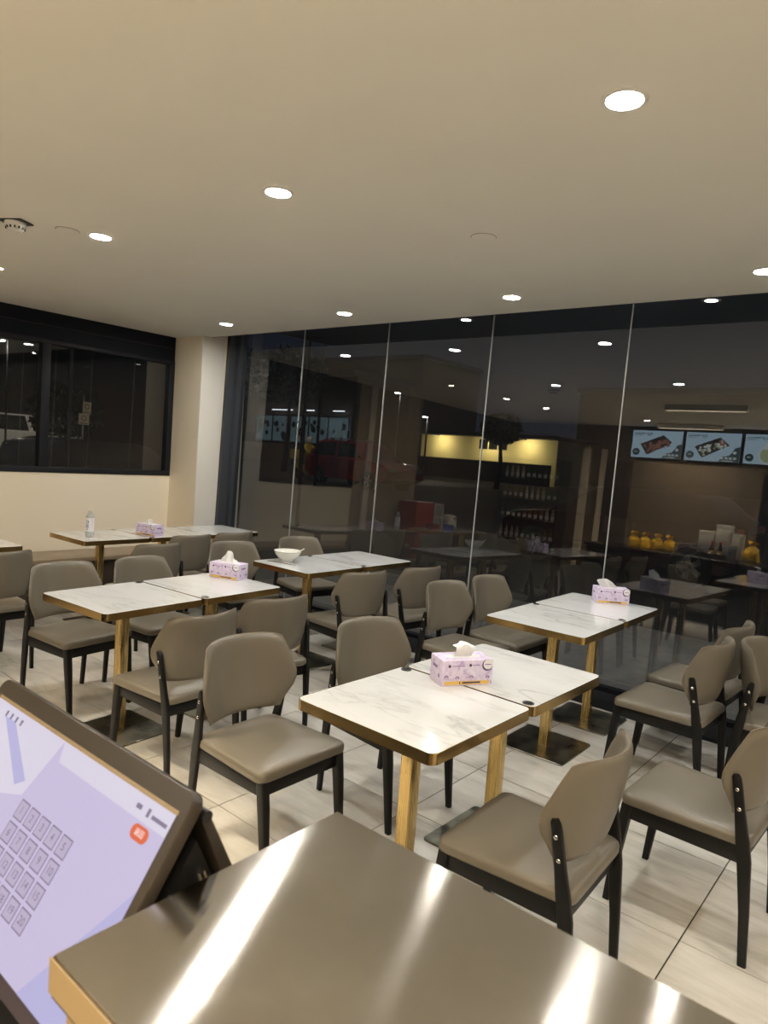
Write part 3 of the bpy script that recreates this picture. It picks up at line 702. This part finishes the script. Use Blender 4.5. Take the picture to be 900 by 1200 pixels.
wr.loft([[((r*(1+.12*rnd.uniform(-1, 1)))*math.cos(2*PI*i/n), r*(1+.12*rnd.uniform(-1, 1))*math.sin(2*PI*i/n), z) for i in range(n)] for r, z in ((.06, 0), (.10, .02), (.105, .08), (.08, .13), (.04, .155))])
wo = wr.build('wrapped_bundle', mat('dark glossy film', (.05, .045, .05), .12), angle=20); wo.location = (-2.67, .24, .8005); tag(wo, 'dark film-wrapped bundle beside the yellow bags in the glass', 'bundle')
cont_m = mat('milky white plastic', (.62, .60, .54), .4)
for x, w, hh, l in ((-2.48, .19, .33, 'milky white container in the glass, left and middle height'), (-2.275, .185, .43, 'milky white container in the glass, tallest one in the centre'), (-2.10, .125, .33, 'milky white container in the glass, narrow one on the right')):
    o = thing('storage_container', l, 'container', (x, .06, .8005), 0, 'milky white containers')
    MB().loft(rr_rings(-w/2, w/2, -.07, .07, .015, [(.006, 0), (0, .01), (0, hh-.03), (.004, hh-.03)])).build('body', cont_m, o)
    MB().loft(rr_rings(-w/2-.004, w/2+.004, -.074, .074, .017, [(0, hh-.0295), (0, hh-.004), (.004, hh)])).build('lid', cont_m, o)
ty = MB().loft(rr_rings(-.19, .19, -.07, .07, .02, [(.006, 0), (0, .006), (0, .045), (.006, .045), (.008, .008)])).build('tray', blackplastic_m); ty.location = (-2.36, .27, .8005); tag(ty, 'black tray of sauce bottles on the service counter in the glass', 'tray')
sauce_m = mat('dark sauce bottle', (.05, .02, .01), .15)
for x, l in ((-2.36, 'dark sauce bottle in the black tray, left of two'), (-2.26, 'dark sauce bottle in the black tray, right of two')):
    o = MB().lathe([(.026, 0), (.029, .006), (.029, .10), (.022, .13), (.011, .165), (.011, .18)], 18).build('sauce_bottle', sauce_m); o.location = (x, .27, .8095)
    MB().lathe([(.013, .176), (.013, .20), (.001, .202)], 12).build('cap', capr, o); MB().lathe([(.0295, .03), (.0295, .085)], 18, cap=False).build('label', mat('tan label', (.55, .42, .2), .5) if 'tan label' not in MATS else MATS['tan label'], o)
    tag(o, l, 'bottle', 'sauce bottles in the tray')
gh = MB().box(-.045, .045, -.03, .03, 0, .19).build('napkin_holder', mat('grey metal', (.22, .23, .24), .35, .6), bevel=.006); gh.location = (-2.10, .33, .8005); tag(gh, 'grey upright napkin holder on the counter in the glass', 'holder')

# left back corner
sdc = thing('side_cabinet', 'low dark side cabinet in the left back corner', 'cabinet', (-6.64, .15, 0))
box('body', darkpanel_m, -.21, .18, -.5, .5, .0, .61, sdc)
for k in range(2): dd = box('door', wood_m, .18, .198, -.49+.495*k, -.005+.495*k, .05, .59, sdc, .003); MB().box(.198, .21, -.06+.12*k-.005, -.06+.12*k+.005, .3, .4).build('handle', chrome_m, dd)
red_m = mat('red lacquer', (.30, .02, .02), .35)
rc = thing('red_cabinet', 'red cabinet seen mirrored in the left of the glass', 'cabinet', (-6.64, .95, 0))
box('body', red_m, -.2, .18, -.24, .24, 0, 1.06, rc, .006); box('door', red_m, .18, .196, -.23, .23, .1, .62, rc, .004); box('paper_stack', print_white, -.12, .16, -.2, .2, 1.0605, 1.075, rc)
ms = thing('menu_stand', 'white framed stand on the side cabinet mirrored in the glass', 'stand', (-6.58, .42, .611))
for a in ((-.012, .012, -.13, -.115, 0, .44), (-.012, .012, .115, .13, 0, .44), (-.012, .012, -.115, .115, .425, .44), (-.012, .012, -.115, .115, 0, .015), (-.012, .012, -.115, .115, .21, .225)): box('frame_bar', white_p, *a, ms)
box('sheet', mat('grey printed sheet', (.3, .3, .32), .5), -.004, .004, -.115, .115, .015, .425, ms)
rk = thing('rice_cooker', 'white rounded appliance on the side cabinet mirrored in the glass', 'appliance', (-6.58, .08, .611))
MB().loft(rr_rings(-.10, .10, -.11, .11, .05, [(.02, 0), (0, .02), (0, .19), (.01, .2)])).build('body', white_p, rk); MB().loft(rr_rings(-.10, .10, -.11, .11, .05, [(0, .2005), (.002, .23), (.03, .26), (.06, .268)])).build('lid', white_p, rk); box('handle', blackplastic_m, .095, .115, -.03, .03, .2, .225, rk)
rb = MB().box(-.09, .09, -.06, .06, 0, .07).build('red_packet', red_m, bevel=.008); rb.location = (-5.62, 1.92, TOPZ+.0005); rb.rotation_euler = (0, 0, .3); tag(rb, 'small red packet on the table at the left edge, seen in the glass', 'packet')
bb = MB().box(-.06, .06, -.05, .05, 0, .08).build('blue_box', mat('blue card', (.05, .10, .42), .45), bevel=.004); bb.location = (-5.42, 1.80, TOPZ+.0005); tag(bb, 'small blue box on the table at the left edge, seen in the glass', 'box')

# ================================================================== outside
asphalt_m = mottled('asphalt', (.035, .034, .033), (.055, .053, .05), 14, .8)
pave_m = mottled('concrete pavement', (.16, .15, .14), (.20, .19, .175), 8, .8)
def gz(y): t = max(0, min(1, (y-12.5)/5.5)); return -.10+.46*t*t*(3-2*t)
gm = MB(); ys = [5.12, 8.0, 8.01]+[9+i for i in range(10)]+[30, 70]; pts = []
for y in ys:
    for x in (-90, -60, -30, -7.05, 12): pts.append((x, y, gz(y)-(.12 if y == 8.01 else 0) if y < 8.005 else gz(y)))
gm.add(pts, [(j*5+i, j*5+i+1, (j+1)*5+i+1, (j+1)*5+i) for j in range(len(ys)-1) for i in range(4)])
gm.add([(-90, -12, -.1), (-7.0, -12, -.1), (-7.0, 5.12, -.1), (-90, 5.12, -.1)], [(0, 1, 2, 3)])
struct(gm.build('ground', asphalt_m))
struct(box('pavement', pave_m, -7.0, 8, 5.07, 7.4, -.2, -.02)); struct(box('kerb', pave_m, -7.0, 8, 7.405, 7.55, -.2, -.035))
struct(box('awning_soffit', mat('blue grey soffit', (.20, .23, .29), .7), -7.1, 3.2, 5.09, 7.2, 3.10, 3.3))
for x, y, l in ((-1.754, 6.22, 'bright round lamp under the street awning, cut by the ceiling edge at the right'), (-4.197, 6.235, 'lamp under the street awning, at the ceiling edge above the middle of the glass'), (.6, 6.22, 'lamp under the street awning beyond the right edge')):
    al = thing('awning_lamp', l, 'outdoor light', (x, y, 3.10), 0, 'street awning lamps')
    MB().lathe([(.075, 0), (.074, -.006), (.048, -.008), (.046, -.002)], 24, cap=False).build('trim_ring', white_p, al); MB().lathe([(.046, -.004), (.001, -.004)], 24, cap=False).build('lens', bulb_neutral, al)
tailm = mat('tail lamp', (.3, .01, .01), .2, emit=(1, .04, .02), estr=1.5); headm = mat('head lamp glass', (.6, .6, .6), .1, emit=(1, .92, .8), estr=6)
tyre_m = mat('black tyre', (.01, .01, .01), .8); rim_m = mat('alloy rim', (.22, .22, .23), .3, 1.); tint_m = mat('tinted car glass', (.008, .009, .01), .06)
lampdot = mat('street lamp lens', (1, 1, 1), .5, emit=(1, .88, .68), estr=160)
def car(label, loc, rz, paint, prof, roof, ww=.9, wb=1.33, wr=.33, rails=False, lights=0):
    t = thing('car', label, 'car', loc, rz)
    MB().loft([[(x*k, y, .3+(z-.3)*kz) for x, z in prof] for y, k, kz in ((-ww, .985, .97), (-ww+.05, 1, 1), (ww-.05, 1, 1), (ww, .985, .97))]).build('body', paint, t, angle=30, bevel=0)
    z0 = min(z for x, z in roof); z1 = max(z for x, z in roof)
    rings = []
    for y, k in ((-1, 0), (-.8, 1), (.8, 1), (1, 0)): pass
    wt, wbm = ww*.74, ww*.95
    vs = []
    for s in (-1, 1): vs += [(x, s*(wbm+(wt-wbm)*(z-z0)/(z1-z0)), z) for x, z in roof]
    n = len(roof)
    MB().add(vs, [tuple(range(n)), tuple(range(n, 2*n))[::-1]]+[(i, (i+1) % n, n+(i+1) % n, n+i) for i in range(n)]).build('cabin', paint, t, angle=30)
    cx = sum(x for x, z in roof)/n; cz = (z0+z1)/2
    for s in (-1, 1):
        for a, b in ((0.03, .48), (.52, .95)):
            xa, xb = min(x for x, z in roof), max(x for x, z in roof); ta, tb_ = roof[1][0], roof[-2][0]
            bl, br = xa+(xb-xa)*a+.10*(a < .3)+.05, xa+(xb-xa)*b-.12*(b > .6); tl, trr = ta+(tb_-ta)*a+.05, ta+(tb_-ta)*b
            q = [(bl, z0+.05), (br, z0+.05), (trr, z1-.09), (tl, z1-.09)]
            MB().add([(x, s*(wbm+(wt-wbm)*(z-z0)/(z1-z0)+.006), z) for x, z in q], [(0, 1, 2, 3)]).build('side_window', tint_m, t, smooth=False)
    for i0, i1 in ((0, 1), (n-1, n-2)):
        (xa, za), (xb, zb) = roof[i0], roof[i1]; sg = -1 if i0 == 0 else 1
        MB().add([(xa*.985+xb*.015+sg*.012, -wbm*.88, za+.06), (xa*.985+xb*.015+sg*.012, wbm*.88, za+.06), (xb+sg*.02, wt*.9, zb-.06), (xb+sg*.02, -wt*.9, zb-.06)], [(0, 1, 2, 3)]).build('windscreen', tint_m, t, smooth=False)
    for sx in (-1, 1):
        for s in (-1, 1):
            w = MB().lathe([(wr*.56, -.10), (wr, -.09), (wr, .09), (wr*.56, .10)], 24, cap=False).lathe([(wr*.56, .0), (.001, .0)], 24, cap=False).xf(Matrix.Translation((sx*wb, s*(ww-.09), wr)) @ Matrix.Rotation(PI/2, 4, 'X')).build('wheel', tyre_m, t)
            rm = MB()
            for k in range(5):
                a = 2*PI*k/5; ca, sa = math.cos(a), math.sin(a)
                rm.add([(u*ca-v_*sa, u*sa+v_*ca, zz) for zz in (.0, .03) for u, v_ in ((.03, -.03), (wr*.56, -.045), (wr*.56, .045), (.03, .03))], [(0, 1, 2, 3), (4, 5, 6, 7), (0, 1, 5, 4), (1, 2, 6, 5), (2, 3, 7, 6), (3, 0, 4, 7)])
            rm.lathe([(wr*.60, -.01), (wr*.60, .035), (wr*.60, .035), (wr*.60, -.01)], 24, cap=False)
            rm.xf(Matrix.Translation((sx*wb, s*(ww-.09)+s*.085, wr)) @ Matrix.Rotation(-s*PI/2, 4, 'X')).build('rim', rim_m, w)
    xf_, xr_ = max(x for x, z in prof), min(x for x, z in prof)
    for s in (-1, 1):
        MB().box(xr_-.012, xr_+.10, s*ww*.82-.12, s*ww*.82+.12, .88, 1.0).build('tail_lamp', tailm if lights else mat('unlit red lens', (.2, .01, .01), .2) if 'unlit red lens' not in MATS else (tailm if lights else MATS['unlit red lens']), t)
        MB().box(xf_-.16, xf_-.02, s*ww*.75-.14, s*ww*.75+.14, .68, .80).build('head_lamp', headm if lights else chrome_m, t)
    if rails:
        for s in (-1, 1): MB().tube([(-1.5, s*ww*.66, z1+.0), (-1.4, s*ww*.66, z1+.05), (.1, s*ww*.66, z1+.06), (.2, s*ww*.66, z1+.01)], .018, 6).build('roof_rail', chrome_m, t)
    return t
SUV = [(-2.25, .45), (-2.27, .95), (-2.15, 1.05), (1.0, 1.03), (1.95, .93), (2.22, .75), (2.25, .42), (1.9, .27), (-1.95, .27)]
SUVR = [(-2.12, 1.03), (-1.70, 1.58), (-1.4, 1.65), (.15, 1.63), (.45, 1.55), (1.12, 1.02)]
redpaint = mat('dark red car paint', (.20, .012, .016), .18, coat=1.); blackred = mat('black red car paint', (.03, .006, .007), .15, coat=1.); whitepaint = mat('white car paint', (.55, .55, .54), .2, coat=1.); blackpaint = mat('black car paint', (.012, .012, .013), .15, coat=1.)
car('dark red car with roof rails parked across the street', (-16.75, 18.95, gz(18.9)), math.radians(-6), redpaint, SUV, SUVR, rails=True)
HB = [(-2.0, .45), (-2.02, .9), (-1.9, 1.0), (1.0, .98), (1.85, .88), (2.05, .7), (2.08, .4), (1.8, .26), (-1.8, .26)]
HBR = [(-1.92, .98), (-1.45, 1.40), (-1.1, 1.48), (.1, 1.47), (.35, 1.42), (1.15, .97)]
car('nearly black car parked by the kerb just outside the right of the glass', (-4.40, 12.2, -.10), PI, blackred, HB, HBR)
car('black car with a pale roof gleam outside the left window', (-12.2, 6.7, -.10), math.radians(95), blackpaint, HB, [(x, z+.1 if z > 1.1 else z) for x, z in HBR])
van = car('white boxy van parked far outside the left window', (-38.6, 17.1, .25), math.radians(60), whitepaint, [(-2.3, .45), (-2.3, 1.15), (1.5, 1.15), (2.2, 1.05), (2.3, .5), (2.0, .3), (-2.0, .3)], [(-2.28, 1.14), (-2.2, 1.98), (-2.0, 2.05), (.9, 2.02), (1.1, 1.95), (1.7, 1.14)], ww=.95)

# street lamps; those by the parked cars and the van are added
def street_lamp(x, y, z, label, e=200):
    t = thing('street_lamp', label, 'street lamp', (x, y, gz(y) if x > -30 or True else 0), 0, 'street lamps outside')
    zz = z-gz(y)
    MB().tube([(0, .25, 0), (0, .25, zz+.1), (0, .18, zz+.2), (0, 0, zz+.1)], .05, 8).build('pole', frame_m, t)
    MB().box(-.16, .16, -.10, .12, zz+.02, zz+.09).build('head', frame_m, t, bevel=.01)
    MB().box(-.12, .12, -.07, .07, zz+.0, zz+.019).build('lens', lampdot, t)
    L = bpy.data.lights.new('street_lamp_light', 'SPOT'); L.energy = e; L.color = (1, .85, .62); L.spot_size = 2.4; L.spot_blend = .6; L.shadow_soft_size = .1
    lo = bpy.data.objects.new('street_lamp_light', L); COL.objects.link(lo); lo.parent = t; lo.location = (0, 0, zz-.02)
street_lamp(-22.29, 30.0, 3.754, 'street lamp on a dark pole before the yellow lit wall')
street_lamp(-24.28, 30.0, 5.017, 'taller street lamp left of the yellow lit wall')
street_lamp(-17.4, 17.0, 6.2, 'lamp added to light the dark red car, hidden by the ceiling edge', 170)  # unseen lamp, added so the red car shows up
street_lamp(-11.0, 10.2, 5.2, 'lamp added to light the car outside the left window', 420)  # added lamp, brightens the view through the left window

street_lamp(-34.5, 13.5, 5.5, 'lamp added to brighten the white van far outside the left window', 700)  # added lamp, lifts the van out of the dark
# shop across the street
sh = thing('shop_building', 'long dark shop with teal lit windows across the street', 'building', (-38, 36, gz(36)))
box('wall', darkpanel_m, -14, 5.2, 0, 6, -.2, 6.5, sh); box('roof_slab', navy_m, -14.3, 5.4, -.6, 6.3, 6.5, 6.9, sh); box('base_wall', brown_m, -14, 5.2, -.06, 0, -.2, 1.5, sh)
teal = mat('lit teal shop window', (.02, .03, .03), .2, emit=(.085, .125, .135), estr=.42)
TW = []
for k in range(5):
    x0 = -5.2+2.0*k
    fr_ = box('window', frame_m, x0-.08, x0+1.92, -.05, 0, 1.6, 3.7, sh)
    MB().add([(x0, -.055, 1.7), (x0+1.84, -.055, 1.7), (x0+1.84, -.055, 3.6), (x0, -.055, 3.6)], [(0, 1, 2, 3)]).build('pane', teal, fr_, smooth=False)
    rnd = random.Random(k); sb = MB()
    for q in range(7): 
        u = x0+.2+rnd.random()*1.4; z = 1.9+rnd.random()*1.3; r = rnd.uniform(.10, .28); sb.add([(u+r*math.cos(2*PI*i/8), -.075, z+r*math.sin(2*PI*i/8)) for i in range(8)], [tuple(range(8))])
    sb.build('poster_shapes', mat('dark teal print %d' % k, (.02, .05, .055), .5), fr_, smooth=False)
tub = mat('pale tube lamp', (1, 1, 1), .5, emit=(.9, .95, 1), estr=1.6)
for k, x in enumerate((-2.6, -1.4, .9, 3.9)): MB().tube([(x-.55, -.3, 4.05), (x+.55, -.3, 4.05)], .035, 6).build('tube_lamp', tub, sh)
# yellow lit wall
yb = thing('yellow_lit_building', 'low building with a yellow lit wall and small windows across the street', 'building', (-25.4, 41, gz(41)))
ywall = mat('cream render wall', (.60, .54, .30), .7)
box('wall', ywall, -5.2, 5.6, 0, 5, 0, 2.95, yb); box('roof_slab', navy_m, -5.5, 6, -1.3, 5.2, 2.95, 3.2, yb); box('fence_wall', asphalt_m, -5.4, 6, -1.6, -1.45, 0, 1.35, yb)
for k in range(3): fr_ = box('window', frame_m, -.2+.75*k, .45+.75*k, -.04, 0, 2.15, 2.8, yb); box('pane', tint_m, -.15+.75*k, .40+.75*k, -.05, -.0405, 2.2, 2.75, fr_)
for x in (-3.2, .8, 3.6):
    MB().box(x-.25, x+.25, -1.1, -.9, 2.85, 2.94).build('wall_lamp', white_p, yb)
    L = bpy.data.lights.new('wall_lamp_light', 'AREA'); L.energy = 70; L.color = (1, .80, .40); L.size = .5; lo = bpy.data.objects.new('wall_lamp_light', L); COL.objects.link(lo); lo.parent = yb; lo.location = (x, -1.0, 2.83); lo.rotation_euler = (math.radians(40), 0, 0)
# dark blocks further off
for x, y, w, d, hh, rz, l in ((-62, 30, 14, 20, 9, .4, 'dark block far beyond the left window'), (-50, 58, 20, 10, 11, 0, 'dark block far behind the teal lit shop'), (-12, 60, 26, 10, 8, 0, 'dark block far behind the right of the glass'), (-55, 4, 10, 16, 7, 0, 'dark block far out to the left')):
    t = thing('office_block', l, 'building', (x, y, -.1), rz); box('wall', darkpanel_m, -w/2, w/2, -d/2, d/2, 0, hh, t); box('roof_slab', navy_m, -w/2-.2, w/2+.2, -d/2-.2, d/2+.2, hh, hh+.4, t)
hd = thing('site_hoarding', 'pale green lit hoarding at the far left of the left window', 'hoarding', (-43, 15.6, .2)); MB().box(-.05, .05, -1.6, 1.5, 1.2, 2.15).build('panel', mat('pale green board', (.35, .42, .34), .6), hd)
for y in (-1.5, 0, 1.4): box('post', frame_m, -.12, -.05, y-.04, y+.04, -.3, 2.1, hd)
L = bpy.data.lights.new('hoarding_light', 'AREA'); L.energy = 160; L.size = .4; L.color = (.8, 1, .8); lo = bpy.data.objects.new('hoarding_light', L); COL.objects.link(lo); lo.parent = hd; lo.location = (1.2, 0, 2.6); lo.rotation_euler = (0, math.radians(55), 0)
# parking sign
sg = thing('parking_sign', 'street sign with two pale plates outside the left window', 'sign', (-14, 7.08, -.1))
MB().tube([(0, 0, 0), (0, 0, 2.42)], .025, 8).build('pole', chrome_m, sg)
cream = mat('cream sign plate', (.50, .43, .32), .5); dk = mat('dark sign print', (.09, .06, .04), .5)
for z0, z1, y0, y1 in ((2.09, 2.33, -.03, .15), (1.86, 2.085, -.11, .11)):
    pl_ = MB().box(.028, .032, y0, y1, z0, z1).build('plate', cream, sg, smooth=False)
    c, zc = (y0+y1)/2, (z0+z1)/2; q = MB()
    q.add([(.0335, c+.055*math.cos(2*PI*i/20), zc+.02+.055*math.sin(2*PI*i/20)) for i in range(20)]+[(.0335, c+.04*math.cos(2*PI*i/20), zc+.02+.04*math.sin(2*PI*i/20)) for i in range(20)], [(i, (i+1) % 20, 20+(i+1) % 20, 20+i) for i in range(20)])
    q.add([(.0335, c-.08, z0+.02), (.0335, c+.08, z0+.02), (.0335, c+.08, z0+.035), (.0335, c-.08, z0+.035)], [(0, 1, 2, 3)]); q.build('print', dk, pl_, smooth=False)
# trees
leaf_m = mat('dark green leaves', (.03, .05, .018), .6); bark_m = mat('grey bark', (.05, .04, .03), .9)
def tree(x, y, hh, r, label, sd, n=1300):
    rnd = random.Random(sd); t = thing('street_tree', label, 'tree', (x, y, gz(y)), 0, 'dark street trees')
    MB().tube([(0, 0, -.1), (.1, .05, hh*.35), (-.05, .1, hh*.7)], .12, 8, rs=[.16, .11, .06]).build('trunk', bark_m, t)
    cr = MB()
    for i in range(n):
        v_ = Vector((rnd.gauss(0, 1), rnd.gauss(0, 1), rnd.gauss(0, 1))).normalized()*r*rnd.random()**.4; v_.z *= .75
        a, b = Vector((rnd.uniform(-1, 1), rnd.uniform(-1, 1), rnd.uniform(-1, 1))).normalized()*.16, Vector((rnd.uniform(-1, 1), rnd.uniform(-1, 1), rnd.uniform(-1, 1))).normalized()*.08
        p = v_+Vector((0, 0, hh*.78)); cr.add([p-a, p-b, p+a, p+b], [(0, 1, 2, 3)])
    o = cr.build('crown', leaf_m, t, smooth=False); o['kind'] = 'stuff'
tree(-26.5, 24, 6.2, 2.0, 'dark street tree above the parked red car', 1); tree(-30.5, 23, 6.5, 2.2, 'dark street tree near the pillar side of the glass', 2); tree(-17.0, 29, 3.7, 1.0, 'dark street tree right of the yellow lit wall', 3); tree(-24, 11.5, 3.0, 1.3, 'low dark tree outside the left window', 4)
# rider with scooter
hv = mat('yellow jacket cloth', (.62, .46, .03), .7)
mo = thing('scooter', 'yellow motor scooter across the street left of the red car', 'scooter', (-20.2, 19.6, gz(19.6)), math.radians(-5))
ys_ = mat('yellow scooter paint', (.55, .38, .03), .3)
MB().loft([[(x, s, z) for x, z in ((-.75, .55), (-.70, .80), (-.1, .78), (.05, .45), (.35, .42), (.55, .95), (.62, .95), (.48, .34), (-.2, .30))] for s in (-.14, .14)]).build('body', ys_, mo, angle=20)
for x in (-.55, .65): MB().lathe([(.16, -.05), (.25, -.045), (.25, .045), (.16, .05)], 18, cap=True).xf(Matrix.Translation((x, 0, .25)) @ Matrix.Rotation(PI/2, 4, 'X')).build('wheel', tyre_m, mo)
MB().tube([(.58, -.3, 1.02), (.58, 0, .96), (.58, .3, 1.02)], .02, 6).build('handlebar', blackplastic_m, mo)
box('delivery_box', ys_, -.95, -.55, -.22, .22, .82, 1.2, mo)
def skin_body(name, V, E, Rr, m, parent):
    me = bpy.data.meshes.new(name); me.from_pydata(V, E, []); o = bpy.data.objects.new(name, me); COL.objects.link(o); o.parent = parent
    me.materials.append(m); md = o.modifiers.new('skin', 'SKIN')
    for s, r in zip(me.skin_vertices[0].data, Rr): s.radius = r
    me.skin_vertices[0].data[0].use_root = True
    sb_ = o.modifiers.new('sub', 'SUBSURF'); sb_.levels = 1; sb_.render_levels = 2; return o
pe = thing('person', 'person in a yellow jacket and pale helmet sitting on the scooter', 'person', (-20.2, 19.6, gz(19.6)), math.radians(-5))
V = [(-.2, 0, .93), (-.16, 0, 1.12), (-.12, 0, 1.36), (-.09, 0, 1.48), (-.06, 0, 1.62), (-.11, .2, 1.38), (.14, .24, 1.16), (.46, .24, 1.08), (.54, .24, 1.06), (-.11, -.2, 1.38), (.14, -.24, 1.16), (.46, -.24, 1.08), (.54, -.24, 1.06), (-.15, .12, .88), (.22, .2, .86), (.22, .2, .48), (.32, .2, .46), (-.15, -.12, .88), (.22, -.2, .86), (.22, -.2, .48), (.32, -.2, .46)]
Ed = [(0, 1), (1, 2), (2, 3), (3, 4), (2, 5), (5, 6), (6, 7), (7, 8), (2, 9), (9, 10), (10, 11), (11, 12), (0, 13), (13, 14), (14, 15), (15, 16), (0, 17), (17, 18), (18, 19), (19, 20)]
Rr = [(.15, .13), (.15, .12), (.17, .12), (.06, .06), (.09, .10), (.065, .065), (.055, .055), (.04, .04), (.03, .04), (.065, .065), (.055, .055), (.04, .04), (.03, .04), (.09, .09), (.075, .075), (.05, .05), (.045, .045), (.09, .09), (.075, .075), (.05, .05), (.045, .045)]
skin_body('body', V, Ed, Rr, hv, pe)
MB().lathe([(.02, -.02), (.10, .0), (.135, .07), (.13, .14), (.09, .2), (.03, .225)], 16, c=(-.06, 0, 1.52)).build('helmet', white_p, pe)
